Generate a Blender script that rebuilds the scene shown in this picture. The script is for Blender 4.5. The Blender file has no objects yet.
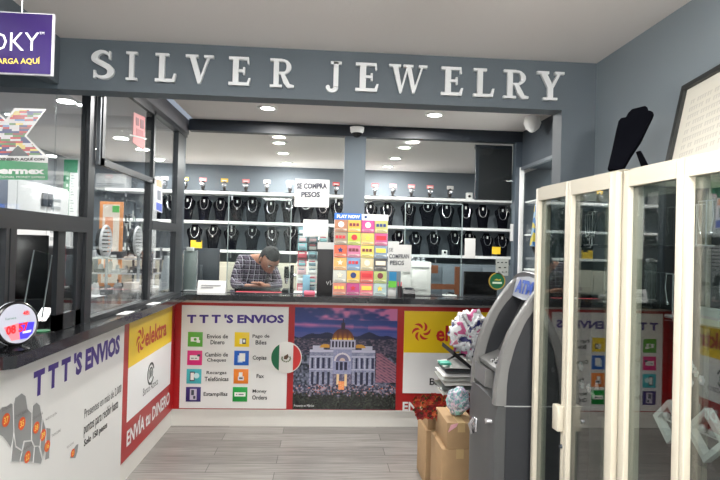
import bpy, bmesh, math, random
from mathutils import Vector, Matrix
random.seed(7)
S = bpy.context.scene
PI = math.pi
COL = S.collection

# ------------------------------------------------------------ camera
CF, CYAW, CPIT, CROL = 560.0, 0.0649, 0.011, 0.0255
CP = Vector((1.1795, -4.6038, 1.4829))
_f = Vector((math.sin(CYAW)*math.cos(CPIT), math.cos(CYAW)*math.cos(CPIT), math.sin(CPIT)))
_r = Vector((math.cos(CYAW), -math.sin(CYAW), 0)); _u = _r.cross(_f)
CR = _r*math.cos(CROL)+_u*math.sin(CROL); CU = -_r*math.sin(CROL)+_u*math.cos(CROL)
cd = bpy.data.cameras.new('camera'); cam = bpy.data.objects.new('camera', cd); COL.objects.link(cam)
cd.sensor_width = 36; cd.lens = CF*36/720; cd.clip_start = .05; cd.clip_end = 60
m = Matrix((CR, CU, -_f)).transposed().to_4x4(); m.translation = CP; cam.matrix_world = m
S.camera = cam
# ------------------------------------------------------------ world, light, exposure
W = bpy.data.worlds.new('world'); S.world = W; W.use_nodes = True
W.node_tree.nodes['Background'].inputs[0].default_value = (.75, .85, 1, 1)
W.node_tree.nodes['Background'].inputs[1].default_value = .3
S.view_settings.view_transform = 'Standard'; S.view_settings.look = 'None'
S.view_settings.gamma = 1; S.view_settings.exposure = 0.55
S.view_settings.use_curve_mapping = False

def area(name, loc, size, power, col=(1, .98, .95), rot=(0, 0, 0), shape='DISK', sy=None):
    l = bpy.data.lights.new(name, 'AREA'); l.shape = shape; l.size = size
    if sy: l.shape = 'RECTANGLE'; l.size_y = sy
    l.energy = power; l.color = col
    o = bpy.data.objects.new(name, l); COL.objects.link(o); o.location = loc; o.rotation_euler = rot
    return o
# unseen ceiling panels added as general fill (meshes built below at the same places)
FILL_PANELS = [(.5, -3.4, 12), (1.4, -3.7, 10), (.3, -5.6, 12), (1.8, -5.6, 12)]
for (x, y, w) in FILL_PANELS:
    area('fill_panel_lamp', (x, y, 2.32), .5, w, sy=.5)
FILL_GLOBES = [(1.62, -4.05, 2.12, 36), (1.69, -5.1, 1.75, 95), (1.73, -6.0, 1.75, 80)]   # unseen glowing globes added behind the viewer to brighten ceiling and walls
XL_ = -.3
BACK_SPOTS = [(.75, .58), (.745, 1.16), (.735, 1.86), (1.91, .58), (1.91, 1.24), (1.9, 1.86), (3.0, 1.0), (-.45, 1.7), (-.5, .6), (-1.2, 1.3), (-.5, -.6), (-1.2, -.2), (-.8, -1.7)]
for (x, y) in BACK_SPOTS:
    area('spot_lamp', (x, y, 2.40), .12, 8.5 if x > XL_ else 9)
FRONT_SPOTS = [(.738, -.40), (1.996, -.40)]
for (x, y) in FRONT_SPOTS:
    area('spot_lamp', (x, y, 2.48), .12, 22)

# ------------------------------------------------------------ helpers
def ray(u, v): return _f+CR*((u-360)/CF)+CU*((240-v)/CF)
def at(u, v, ax, val):
    d = ray(u, v); i = 'xyz'.index(ax); return CP+d*((val-CP[i])/d[i])
def atp(u, v, pt, n):
    d = ray(u, v); n = Vector(n); return CP+d*((Vector(pt)-CP).dot(n)/d.dot(n))
def lin(c): return tuple((x/12.92 if x <= .04045 else ((x+.055)/1.055)**2.4) for x in [k/255 for k in c])
MATS = {}
def mat(name, c=(128, 128, 128), rough=.5, metal=0, emit=0, noise=0, nscale=20, spec=.5, bump=0, coat=0, alpha=1):
    if name in MATS: return MATS[name]
    m = bpy.data.materials.new(name); m.use_nodes = True; nt = m.node_tree; b = nt.nodes['Principled BSDF']
    L = lin(c); b.inputs['Base Color'].default_value = (*L, 1); b.inputs['Roughness'].default_value = rough
    b.inputs['Metallic'].default_value = metal; b.inputs['Specular IOR Level'].default_value = spec
    b.inputs['Coat Weight'].default_value = coat
    if emit: b.inputs['Emission Color'].default_value = (*L, 1); b.inputs['Emission Strength'].default_value = emit
    if noise or bump:
        tc = nt.nodes.new('ShaderNodeTexCoord'); nz = nt.nodes.new('ShaderNodeTexNoise')
        nz.inputs['Scale'].default_value = nscale; nz.inputs['Detail'].default_value = 4
        nt.links.new(tc.outputs['Object'], nz.inputs['Vector'])
        if noise:
            mx = nt.nodes.new('ShaderNodeMix'); mx.data_type = 'RGBA'
            mx.inputs[6].default_value = (*[x*(1-noise) for x in L], 1); mx.inputs[7].default_value = (*[min(1, x*(1+noise)) for x in L], 1)
            nt.links.new(nz.outputs[0], mx.inputs[0]); nt.links.new(mx.outputs[2], b.inputs['Base Color'])
        if bump:
            bp = nt.nodes.new('ShaderNodeBump'); bp.inputs['Strength'].default_value = bump; bp.inputs['Distance'].default_value = .01
            nt.links.new(nz.outputs[0], bp.inputs['Height']); nt.links.new(bp.outputs[0], b.inputs['Normal'])
    MATS[name] = m; return m
def cmat(c, rough=.5, **k):
    return mat('colour_%02x%02x%02x_%d' % (*c, int(rough*100)), c, rough, **k)
def glassmat(name, tint=(245, 250, 248), f0=.03, rough=0.0, k=.8):
    m = bpy.data.materials.new(name); m.use_nodes = True; nt = m.node_tree; nt.nodes.clear()
    out = nt.nodes.new('ShaderNodeOutputMaterial'); mx = nt.nodes.new('ShaderNodeMixShader')
    tr = nt.nodes.new('ShaderNodeBsdfTransparent'); gl = nt.nodes.new('ShaderNodeBsdfGlossy')
    ge = nt.nodes.new('ShaderNodeNewGeometry'); dt = nt.nodes.new('ShaderNodeVectorMath'); dt.operation = 'DOT_PRODUCT'
    nt.links.new(ge.outputs['Normal'], dt.inputs[0]); nt.links.new(ge.outputs['Incoming'], dt.inputs[1])
    def M(op, a, b=None):
        n = nt.nodes.new('ShaderNodeMath'); n.operation = op; n.use_clamp = op != 'POWER'
        for i, x in enumerate((a, b)):
            if x is None: continue
            if isinstance(x, (int, float)): n.inputs[i].default_value = x
            else: nt.links.new(x, n.inputs[i])
        return n.outputs[0]
    fr = M('ADD', M('MULTIPLY', M('POWER', M('SUBTRACT', 1.0, M('ABSOLUTE', dt.outputs['Value'])), 5.0), k), f0)
    tr.inputs[0].default_value = (*lin(tint), 1); gl.inputs['Roughness'].default_value = rough
    nt.links.new(fr, mx.inputs[0])
    nt.links.new(tr.outputs[0], mx.inputs[1]); nt.links.new(gl.outputs[0], mx.inputs[2]); nt.links.new(mx.outputs[0], out.inputs[0])
    MATS[name] = m; return m
def vcmat(name, rough=.4, coat=0):
    m = bpy.data.materials.new(name); m.use_nodes = True; nt = m.node_tree; b = nt.nodes['Principled BSDF']
    a = nt.nodes.new('ShaderNodeVertexColor'); a.layer_name = 'print'
    nt.links.new(a.outputs[0], b.inputs['Base Color']); b.inputs['Roughness'].default_value = rough; b.inputs['Coat Weight'].default_value = coat
    MATS[name] = m; return m

def wloc(o):
    v = Vector((0, 0, 0))
    while o is not None: v = v+o.location; o = o.parent
    return v
def tag(o, label=None, cat=None, group=None, kind=None):
    if label: o['label'] = label
    if cat: o['category'] = cat
    if group: o['group'] = group
    if kind: o['kind'] = kind
    return o
def empty(name, loc, label=None, cat=None, group=None, rz=0, kind=None):
    o = bpy.data.objects.new(name, None); COL.objects.link(o); o.location = loc; o.rotation_euler = (0, 0, rz)
    o.empty_display_size = .05
    return tag(o, label, cat, group, kind)
def copy_tree(o, parent=None, loc=None, rz=None, label=None):
    c = o.copy(); COL.objects.link(c)
    if parent is not None: c.parent = parent
    for ch in list(o.children): copy_tree(ch, c)
    if loc is not None: c.location = loc
    if rz is not None: c.rotation_euler = (0, 0, rz)
    if label: c['label'] = label
    return c

class MB:
    """collects shapes, builds ONE mesh object"""
    def __init__(s): s.v = []; s.f = []; s.m = []; s.sm = []; s.mats = []
    def mi(s, m):
        if m not in s.mats: s.mats.append(m)
        return s.mats.index(m)
    def add(s, vs, fs, m, smooth=False, T=None):
        o = len(s.v); k = s.mi(m)
        for p in vs:
            p = Vector(p); s.v.append(T @ p if T is not None else p)
        for f in fs: s.f.append([o+i for i in f]); s.m.append(k); s.sm.append(smooth)
        return s
    def box(s, a, b, m, T=None, bev=0):
        x0, x1 = sorted((a[0], b[0])); y0, y1 = sorted((a[1], b[1])); z0, z1 = sorted((a[2], b[2]))
        if bev <= 0:
            vs = [(x, y, z) for z in (z0, z1) for y in (y0, y1) for x in (x0, x1)]
            return s.add(vs, [(0, 2, 3, 1), (4, 5, 7, 6), (0, 1, 5, 4), (2, 6, 7, 3), (0, 4, 6, 2), (1, 3, 7, 5)], m, False, T)
        bm = bmesh.new(); bmesh.ops.create_cube(bm, size=1)
        for v in bm.verts: v.co = Vector(((x0+x1)/2+v.co.x*(x1-x0), (y0+y1)/2+v.co.y*(y1-y0), (z0+z1)/2+v.co.z*(z1-z0)))
        bmesh.ops.bevel(bm, geom=bm.edges[:], offset=min(bev, .45*min(x1-x0, y1-y0, z1-z0)), segments=2, affect='EDGES', profile=.5)
        s.bm(bm, m, T, True); return s
    def bm(s, bm, m, T=None, smooth=False):
        bm.verts.index_update()
        s.add([v.co.copy() for v in bm.verts], [[v.index for v in f.verts] for f in bm.faces], m, smooth, T); bm.free(); return s
    def ring_tube(s, rings, m, cap=True, smooth=True, closed=False, T=None):
        n = len(rings[0]); vs = [p for r in rings for p in r]; fs = []
        R = len(rings)
        for i in range(R if closed else R-1):
            for j in range(n):
                a = i*n+j; b = i*n+(j+1) % n; c = ((i+1) % R)*n+(j+1) % n; d = ((i+1) % R)*n+j
                fs.append((a, b, c, d))
        if cap and not closed: fs.append(list(range(n))[::-1]); fs.append([(R-1)*n+j for j in range(n)])
        return s.add(vs, fs, m, smooth, T)
    def tube(s, pts, r, m, n=8, closed=False, T=None):
        pts = [Vector(p) for p in pts]; rings = []; N = len(pts)
        rr = r if isinstance(r, (list, tuple)) else [r]*N
        up = None
        for i in range(N):
            if closed: t = pts[(i+1) % N]-pts[i-1]
            else: t = pts[min(i+1, N-1)]-pts[max(i-1, 0)]
            t.normalize()
            if up is None:
                up = Vector((0, 0, 1)) if abs(t.z) < .9 else Vector((1, 0, 0))
            a = up-t*up.dot(t)
            if a.length < 1e-4: a = t.orthogonal()
            a.normalize(); b = t.cross(a); up = a
            rings.append([pts[i]+(a*math.cos(2*PI*j/n)+b*math.sin(2*PI*j/n))*rr[i] for j in range(n)])
        return s.ring_tube(rings, m, True, True, closed, T)
    def lathe(s, c, prof, m, n=20, axis='z', cap=True, T=None):
        c = Vector(c); rings = []
        for (r, h) in prof:
            ring = []
            for j in range(n):
                a = 2*PI*j/n; x, y = r*math.cos(a), r*math.sin(a)
                ring.append(c+(Vector((x, y, h)) if axis == 'z' else Vector((x, h, y)) if axis == 'y' else Vector((h, x, y))))
            rings.append(ring)
        return s.ring_tube(rings, m, cap, True, False, T)
    def prism(s, poly, d, m, T=None, smooth=False):
        """poly: list of 3D points in a plane, d: extrusion vector"""
        d = Vector(d); n = len(poly); vs = [Vector(p) for p in poly]+[Vector(p)+d for p in poly]
        fs = [list(range(n))[::-1], [n+i for i in range(n)]]+[(i, (i+1) % n, n+(i+1) % n, n+i) for i in range(n)]
        return s.add(vs, fs, m, smooth, T)
    def poly(s, pts, m, T=None): return s.add(pts, [list(range(len(pts)))], m, False, T)
    def ball(s, c, r, m, seg=12, sc=(1, 1, 1), T=None, jit=0, rnd=None):
        c = Vector(c); vs = []; fs = []; R = seg//2+1
        for i in range(R+1):
            th = PI*i/R
            for j in range(seg):
                ph = 2*PI*j/seg; k = 1+(rnd.uniform(-jit, jit) if jit else 0)
                vs.append(c+Vector((r*k*math.sin(th)*math.cos(ph)*sc[0], r*k*math.sin(th)*math.sin(ph)*sc[1], r*k*math.cos(th)*sc[2])))
        for i in range(R):
            for j in range(seg):
                fs.append((i*seg+j, (i+1)*seg+j, (i+1)*seg+(j+1) % seg, i*seg+(j+1) % seg))
        return s.add(vs, fs, m, True, T)
    def build(s, name, parent=None, label=None, cat=None, group=None, kind=None, world=True, origin=None):
        vs = s.v; loc = None
        if parent is not None:
            if world:
                w = wloc(parent); vs = [v-w for v in vs]
        else:
            if origin is None:
                xs = [v.x for v in vs]; ys = [v.y for v in vs]; zs = [v.z for v in vs]
                origin = Vector(((min(xs)+max(xs))/2, (min(ys)+max(ys))/2, min(zs)))
            origin = Vector(origin); vs = [v-origin for v in vs]; loc = origin
        me = bpy.data.meshes.new(name); me.from_pydata([tuple(v) for v in vs], [], s.f)
        for m in s.mats: me.materials.append(m)
        me.polygons.foreach_set('material_index', s.m); me.polygons.foreach_set('use_smooth', s.sm)
        bm = bmesh.new(); bm.from_mesh(me); bmesh.ops.remove_doubles(bm, verts=bm.verts, dist=1e-6)
        bmesh.ops.recalc_face_normals(bm, faces=bm.faces); bm.to_mesh(me); bm.free()
        if any(s.sm):
            me.set_sharp_from_angle(angle=math.radians(42))
        me.update()
        o = bpy.data.objects.new(name, me); COL.objects.link(o)
        if parent is not None: o.parent = parent
        else: o.location = loc
        return tag(o, label, cat, group, kind)

def struct(name, mb, parent=None): return mb.build(name, parent, kind='structure' if parent is None else None)

TXT = {}
def glyphs(st, bold=0.0):
    key = (st, bold)
    if key in TXT: return TXT[key]
    c = bpy.data.curves.new('text', 'FONT'); c.body = st; c.size = 1; c.offset = bold; c.resolution_u = 2; c.fill_mode = 'FRONT'
    o = bpy.data.objects.new('text', c); COL.objects.link(o)
    bpy.context.view_layer.update()
    dg = bpy.context.evaluated_depsgraph_get(); ev = o.evaluated_get(dg); me = ev.to_mesh()
    vs = [v.co.copy() for v in me.vertices]; fs = [list(p.vertices) for p in me.polygons]; ev.to_mesh_clear()
    bpy.data.objects.remove(o); bpy.data.curves.remove(c)
    xs = [v.x for v in vs]; ys = [v.y for v in vs]; x0, x1, y0, y1 = min(xs), max(xs), min(ys), max(ys)
    TXT[key] = ([((v.x-x0)/(x1-x0), (v.y-y0)/(y1-y0)) for v in vs], fs); return TXT[key]
def text(mb, st, BL, BR, TL, m, n, e=.0015, bold=0.0):
    """writing fitted to the rectangle BL, BR, TL, lifted e along n"""
    vs, fs = glyphs(st, bold); BL, BR, TL, n = Vector(BL), Vector(BR), Vector(TL), Vector(n).normalized()
    rx, ry = BR-BL, TL-BL
    pts = [BL+rx*a+ry*b+n*e for a, b in vs]
    mb.add(pts, fs, m); return mb

def ptext(mb, st, u0, v0, u1, v1, ax, val, m, n, e=.002, bold=0.0, dv=0.0):
    """text in pixel box u0..u1, v0(top)..v1(bottom) at the left end; dv: drop of the baseline to the right end"""
    BL = at(u0, v1, ax, val); BR = at(u1, v1+dv, ax, val); TL = at(u0, v0, ax, val)
    if ax != 'z': TL = Vector((BL.x, BL.y, TL.z))
    return text(mb, st, BL, BR, TL, m, n, e, bold)

def raster(name, BL, BR, TL, nx, ny, fn, parent, mt, label=None):
    """a printed sheet: colours from fn(s, t), s to the right and t up, both 0..1"""
    BL, BR, TL = Vector(BL), Vector(BR), Vector(TL); w = wloc(parent) if parent else Vector((0, 0, 0))
    rx, ry = BR-BL, TL-BL
    vs = [tuple(BL+rx*(i/nx)+ry*(j/ny)-w) for j in range(ny+1) for i in range(nx+1)]
    fs = [(j*(nx+1)+i, j*(nx+1)+i+1, (j+1)*(nx+1)+i+1, (j+1)*(nx+1)+i) for j in range(ny) for i in range(nx)]
    me = bpy.data.meshes.new(name); me.from_pydata(vs, [], fs); me.materials.append(mt)
    ca = me.color_attributes.new('print', 'FLOAT_COLOR', 'CORNER'); dat = []
    for j in range(ny):
        for i in range(nx):
            c = lin(fn((i+.5)/nx, (j+.5)/ny)); dat += [c[0], c[1], c[2], 1]*4
    ca.data.foreach_set('color', dat)
    o = bpy.data.objects.new(name, me); COL.objects.link(o)
    if parent: o.parent = parent
    if label: o['label'] = label
    return o

# ------------------------------------------------------------ materials
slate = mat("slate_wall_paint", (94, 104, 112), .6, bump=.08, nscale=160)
slate_dark = mat('slate_trim_paint', (70, 80, 90), .45)
navy = mat('dark_frame_paint', (30, 37, 46), .45)
ceil_m = mat('white_ceiling_paint', (228, 223, 220), .8, bump=.1, nscale=60)
white = mat('white_paint', (235, 235, 232), .5)
cream = mat('cream_metal_frame', (236, 230, 214), .35)
blackm = mat('black_gloss', (14, 14, 16), .25)
blackr = mat('black_matte', (16, 16, 18), .7)
velvet = mat('black_velvet', (11, 12, 18), .95, noise=.25, nscale=200, spec=.04)
silver = mat('silver_metal', (215, 215, 220), .25, metal=1)
letter_m = mat('brushed_silver_letters', (232, 234, 236), .4, metal=.1)
alu = mat('dark_aluminium', (46, 49, 53), .35, metal=.35)
greyfr = mat('grey_aluminium', (110, 116, 122), .35, metal=.5)
red = mat('red_print', (168, 24, 27), .3)
yellow = mat('yellow_print', (232, 196, 22), .3)
whitep = mat('white_print', (232, 232, 232), .3)
purple_t = mat('purple_ink', (58, 32, 128), .4)
ink = mat('black_ink', (25, 25, 28), .5)
counter_m = mat('black_laminate', (34, 35, 38), .18, noise=.35, nscale=9, coat=.3)
stone = mat('white_base_tile', (222, 220, 214), .35, noise=.06, nscale=5)
paper = mat('white_paper', (226, 226, 224), .8)
cardboard = mat('brown_cardboard', (178, 146, 108), .8, noise=.12, nscale=12)
skin = mat('skin', (186, 128, 104), .55)
pane_m = glassmat('clear_glass', (250, 252, 251), .012)
pane_l = glassmat('smudged_glass', (244, 247, 248), .06, .01)
pane_c = glassmat('showcase_glass', (226, 232, 230), .15)
acry = glassmat('acrylic', (242, 246, 247), .03)
lampm = mat('lit_lamp', (255, 252, 246), .5, emit=14)
printm = vcmat('printed_colours'); printg = vcmat('glossy_print', .25)

def make_floor():
    m = bpy.data.materials.new('grey_wood_planks'); m.use_nodes = True; nt = m.node_tree; b = nt.nodes['Principled BSDF']
    tc = nt.nodes.new('ShaderNodeTexCoord'); br = nt.nodes.new('ShaderNodeTexBrick'); mp = nt.nodes.new('ShaderNodeMapping')
    br.inputs['Scale'].default_value = 1; br.inputs['Brick Width'].default_value = 1.2; br.inputs['Row Height'].default_value = .15
    br.inputs['Mortar Size'].default_value = .002; br.offset = .37
    br.inputs['Color1'].default_value = (*lin((158, 154, 150)), 1); br.inputs['Color2'].default_value = (*lin((126, 122, 118)), 1)
    br.inputs['Mortar'].default_value = (*lin((70, 68, 66)), 1)
    nt.links.new(tc.outputs['Object'], br.inputs['Vector'])
    nz = nt.nodes.new('ShaderNodeTexNoise'); mp.inputs['Scale'].default_value = (1.2, 22, 1); nz.inputs['Scale'].default_value = 3; nz.inputs['Detail'].default_value = 6
    nt.links.new(tc.outputs['Object'], mp.inputs[0]); nt.links.new(mp.outputs[0], nz.inputs['Vector'])
    mx = nt.nodes.new('ShaderNodeMix'); mx.data_type = 'RGBA'; mx.blend_type = 'MULTIPLY'; mx.inputs[0].default_value = .75
    cr = nt.nodes.new('ShaderNodeValToRGB'); cr.color_ramp.elements[0].position = .3; cr.color_ramp.elements[0].color = (.45, .44, .43, 1); cr.color_ramp.elements[1].position = .65
    nt.links.new(nz.outputs[0], cr.inputs[0]); nt.links.new(br.outputs[0], mx.inputs[6]); nt.links.new(cr.outputs[0], mx.inputs[7])
    nt.links.new(mx.outputs[2], b.inputs['Base Color']); b.inputs['Roughness'].default_value = .35
    return m

# ------------------------------------------------------------ the shell
H = 1.07; XG = .0175; YG = .12; YH = -2.1; ZH = 2.132; ZC = 2.355; ZI = 2.5; ZT = 2.34; XW = 2.417; XR = 2.86
struct('floor', MB().box((-1.9, -6.6, -.05), (3.7, 2.35, 0), make_floor()))
struct('ceiling', MB().box((-1.9, -6.6, ZC), (XW+.1, YH+.1, ZC+.05), ceil_m))
struct('ceiling_counter', MB().box((XG+.06, YH+.1, ZI), (XR+.3, YG+.06, ZI+.05), ceil_m))
struct('ceiling_back', MB().box((-1.9, YH+.1, 2.42), (XG-.02, YG+.06, 2.47), ceil_m).box((-1.9, YG+.06, 2.42), (3.7, 2.35, 2.47), ceil_m))
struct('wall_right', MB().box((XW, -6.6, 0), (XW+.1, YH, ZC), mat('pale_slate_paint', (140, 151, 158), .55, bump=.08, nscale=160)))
struct('wall_front', MB().box((-1.9, -6.6, 0), (XW+.1, -6.5, ZC), mat('pale_wall', (206, 208, 208), .7)))
struct('wall_left', MB().box((-1.9, -3.4, 0), (-1.8, 2.35, 2.42), mat('office_wall', (146, 150, 154), .6)))
struct('wall_back', MB().box((-1.9, 2.24, 0), (3.7, 2.34, 2.42), mat('grey_back_wall', (108, 116, 124), .7, noise=.04, nscale=3)))
struct('wall_back_right', MB().box((3.6, YG+.1, 0), (3.7, 2.24, 2.42), slate))
struct('wall_shop_left', MB().box((XG-.08, -6.5, 0), (XG, -3.2, ZC), slate).box((-1.8, -3.4, 0), (XG-.08, -3.3, ZC), slate))
# header with the shop name: beam, its stub on the right, joint underside
hb = MB()
hb.box((-1.85, YH, ZH), (3.3, YH+.1, 2.56), slate)
hb.box((2.257, YH, 0), (XW+.1, YH+.1, ZH), slate)
struct('wall_header', hb)
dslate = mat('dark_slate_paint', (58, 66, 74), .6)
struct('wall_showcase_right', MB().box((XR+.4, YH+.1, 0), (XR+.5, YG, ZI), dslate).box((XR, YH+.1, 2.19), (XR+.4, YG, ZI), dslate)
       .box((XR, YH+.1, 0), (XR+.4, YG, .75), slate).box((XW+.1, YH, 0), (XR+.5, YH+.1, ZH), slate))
# bulkhead over the left glazing, inside and outside the header
struct('trim_1', MB().box((XG-.05, YH+.1, ZT+.04), (XG+.012, YG+.05, ZI), mat('grey_bulkhead', (108, 108, 112), .5)))
struct('trim_2', MB().box((XG-.05, -3.2, ZH+.02), (XG-.002, YH, ZC), slate))

# ------------------------------------------------------------ counter (one L-shaped piece)
ct = empty('service_counter', (.6, -.05, 0), 'long black topped L-shaped service counter with red front and white base', 'counter')
OV = .122; Y0 = -2.6
w_ = MB()
bk = MB()
poly = [(-.42, Y0), (OV-.03, Y0), (OV, Y0+.03), (OV, -OV), (XR-.03, -OV), (XR-.03, .42), (-.42, .42)]
bk.prism([(x, y, H-.045) for x, y in poly], (0, 0, .045), counter_m)
bk.build('worktop', ct)
w_.box((-.08, 0, .136), (XR-.03, .07, H-.045), red).box((-.08, -3.2, .136), (0, 0, H-.045), red)
w_.build('front_board', ct)
MB().box((-.07, .005, 0), (XR-.03, .05, .136), stone).box((-.07, -3.2, 0), (-.005, .005, .136), stone).box((-.07, -.004, .126), (XR-.03, .005, .136), stone).build('baseboard', ct)
MB().box((0, -.03, H-.072), (XR-.03, -.012, H-.045), mat('pale_metal_lip', (186, 182, 178), .35, metal=.3)).build('edge_strip', ct)
for (a, b) in (((-1.75, Y0), (-.42, .6)),):
    pass

# ------------------------------------------------------------ glazing of the back counter
def frame(mb, a, b, m): mb.box(a, b, m)
bw = MB()
bw.box((XG+.03, YG-.03, 2.405), (XR, YG+.05, ZI), navy)
bw.box((-.06, YG-.03, H), (.008, YG+.05, ZI), mat('corner_post_paint', (62, 70, 78), .4))
bw.box((2.806, YG-.03, H), (XR, YG+.05, 2.41), slate_dark)
bw.box((.008, YG+.002, H), (2.806, YG+.02, H+.004), alu)
w1 = bw.build('window_1', kind='structure')
MB().box((.008, YG+.008, H+.012), (1.336, YG+.014, 2.405), pane_m).build('pane', w1)
MB().box((1.516, YG+.008, H+.012), (2.806, YG+.014, 2.405), pane_m).build('pane', w1)
MB().box((2.805, YG+.012, 1.9), (2.60, YG+.03, 2.40), blackm)
pil = MB(); pil.box((1.337, YG-.035, H), (1.515, YG+.055, 2.405), mat('pillar_paint', (90, 99, 106), .5)); struct('wall_pillar', pil)
# sliding-pane edges behind the right window
for i, (u, a, b, lab) in enumerate(((236, 236, 296, 'left'),)):
    pass
def pane_strip(u0, u1, vt, vb, y, name, label):
    A = at(u0, vb, 'y', y); B = at(u1, vt, 'y', y)
    g = MB().box((A.x, y, A.z), (B.x, y+.006, B.z), acry)
    g.box((A.x, y-.002, A.z), (A.x+.006, y+.008, B.z), mat('polished_glass_edge', (150, 160, 162), .2)).box((B.x-.006, y-.002, A.z), (B.x, y+.008, B.z), MATS['polished_glass_edge'])
    g.box((A.x, y-.002, B.z-.006), (B.x, y+.008, B.z), MATS['polished_glass_edge'])
    g.build(name, None, label, 'glass screen')
pane_strip(226, 292, 196, 292, .20, 'glass_screen', 'clear free-standing glass screen behind the man side of the left back window')
pane_strip(403, 463, 204, 297, .20, 'glass_screen', 'clear glass screen beside the white machine behind the right back window')
b_ = at(476, 144, 'y', YG+.06); c_ = at(515, 201, 'y', YG+.06)
bl = empty('roller_blind', (2.7, YG+.07, 1.95), 'black roller blind in the upper right corner of the back window', 'blind')
MB().box((b_.x+.03, YG+.06, c_.z), (2.803, YG+.068, 2.36), mat('blind_fabric', (9, 12, 18), .8)).build('blind_fabric', bl)
MB().lathe((b_.x, 0, 0), [(.022, 0), (.022, 2.803-b_.x)], navy, 12, 'x', T=Matrix.Translation((0, YG+.085, 2.375))).build('roller', bl)
MB().box((b_.x, YG+.055, c_.z), (b_.x+.03, YG+.075, 2.36), navy).build('guide_rail', bl)

# ------------------------------------------------------------ glazing of the left counter
def vpost(mb, y0, y1, z0, z1, m=None, dx=.03): mb.box((XG-dx, y0, z0), (XG+.012, y1, z1), m or alu)
fw = MB()
vpost(fw, -1.80, -1.725, H, ZT)                    # main post under the header
fw.box((XG-.03, YH+.1, ZT), (XG+.02, YG-.03, ZT+.04), alu)      # head rail inside
fw.box((XG-.03, -1.72, H), (XG+.012, -.82, H+.022), alu)
vpost(fw, -.82, -.765, H, ZT); vpost(fw, -.155, -.03+YG-.06, H, ZT)
fw.box((XG-.03, -.765, H), (XG+.012, -.155, H+.02), alu)
w2 = fw.build('window_2', kind='structure')
MB().box((XG-.012, -1.725, H+.022), (XG-.006, -.82, 1.87), pane_l).build('pane', w2)
MB().box((XG-.012, -.765, 1.62), (XG-.006, -.155, ZT), pane_l).build('pane', w2)
MB().box((XG-.012, -.765, H+.02), (XG-.006, -.155, 1.56), pane_l).build('pane', w2)
MB().box((XG-.03, -.765, 1.56), (XG+.014, -.155, 1.62), alu).build('transom', w2)
# the upper sash of the middle bay stands a little proud
w3r = empty('window_3', (XG+.02, -1.27, 1.86), kind='structure')
sh = MB()
sh.box((XG+.012, -1.70, 1.86), (XG+.035, -.82, 1.895), alu).box((XG+.012, -1.70, ZT-.03), (XG+.035, -.82, ZT), alu)
sh.box((XG+.012, -1.70, 1.86), (XG+.035, -1.665, ZT), alu).box((XG+.012, -.855, 1.86), (XG+.035, -.82, ZT), alu)
sh.build('sash', w3r)
MB().box((XG+.02, -1.665, 1.895), (XG+.025, -.855, ZT-.03), pane_l).build('pane', w3r)
MB().box((XG+.012, -1.722, 1.86), (XG+.03, -1.702, 2.2), greyfr).build('sash_rail', w3r)
# near bay, in front of the header
nf = MB()
nf.box((XG-.03, -3.2, 1.515), (XG+.014, -1.80, 1.588), alu)
nf.box((XG-.03, -3.2, ZH-.02), (XG+.012, -2.1, ZH+.02), alu) if False else None
vpost(nf, -2.46, -2.42, H, 1.515)
vpost(nf, -2.49, -2.47, H, 1.515)
w4 = nf.build('window_4', kind='structure')
MB().box((XG-.012, -3.2, 1.588), (XG-.006, YH-.002, ZH+.02), pane_l).box((XG-.012, YH+.002, 1.588), (XG-.006, -1.80, ZH), pane_l).build('pane', w4)
dr = MB()
dr.box((XG-.026, -2.055, H+.004), (XG-.004, -1.985, 1.515), alu).box((XG-.026, -1.86, H+.004), (XG-.004, -1.80, 1.515), alu)
dr.box((XG-.026, -2.055, H+.004), (XG-.004, -1.80, H+.075), alu)
dr.build('sash', w4)
MB().box((XG-.018, -1.985, H+.07), (XG-.012, -1.86, 1.515), pane_l).build('pane', w4)
MB().box((XG-.012, -3.2, H), (XG-.006, -2.49, 1.515), pane_l).build('pane', w4)

# ------------------------------------------------------------ lamps
def downlight(x, y, z, label, group):
    r = empty('recessed_downlight', (x, y, z-.012), label, 'ceiling light', group)
    MB().lathe((x, y, z-.012), [(.05, .003), (.07, 0), (.078, .011), (.078, .0118)], white, 24, cap=False).build('trim_ring', r)
    MB().lathe((x, y, z-.008), [(0.001, 0), (.052, 0), (.052, .004)], lampm, 24).build('lamp_lens', r)
for i, (x, y) in enumerate(BACK_SPOTS):
    downlight(x, y, 2.42, 'lit white round downlight in the ceiling of the room behind the counter glass', 'downlights behind the glass')
downlight(*FRONT_SPOTS[0], ZI, 'lit round downlight over the counter, below the R of SILVER', None)
downlight(*FRONT_SPOTS[1], ZI, 'lit round downlight over the counter, below the W and E of JEWELRY', None)
for (x, y, w) in FILL_PANELS:
    r = empty('fill_panel', (x, y, ZC-.03), 'unseen square fill panel added on the shop ceiling', 'ceiling light', 'added fill panels')
    MB().box((x-.3, y-.3, ZC-.03), (x+.3, y-.27, ZC), white).box((x-.3, y+.27, ZC-.03), (x+.3, y+.3, ZC), white).box((x-.3, y-.27, ZC-.03), (x-.27, y+.27, ZC), white).box((x+.27, y-.27, ZC-.03), (x+.3, y+.27, ZC), white).build('frame', r)
    MB().box((x-.27, y-.27, ZC-.02), (x+.27, y+.27, ZC-.01), mat('fill_panel_glow', (255, 252, 248), .5, emit=3.5)).build('diffuser', r)

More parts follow.
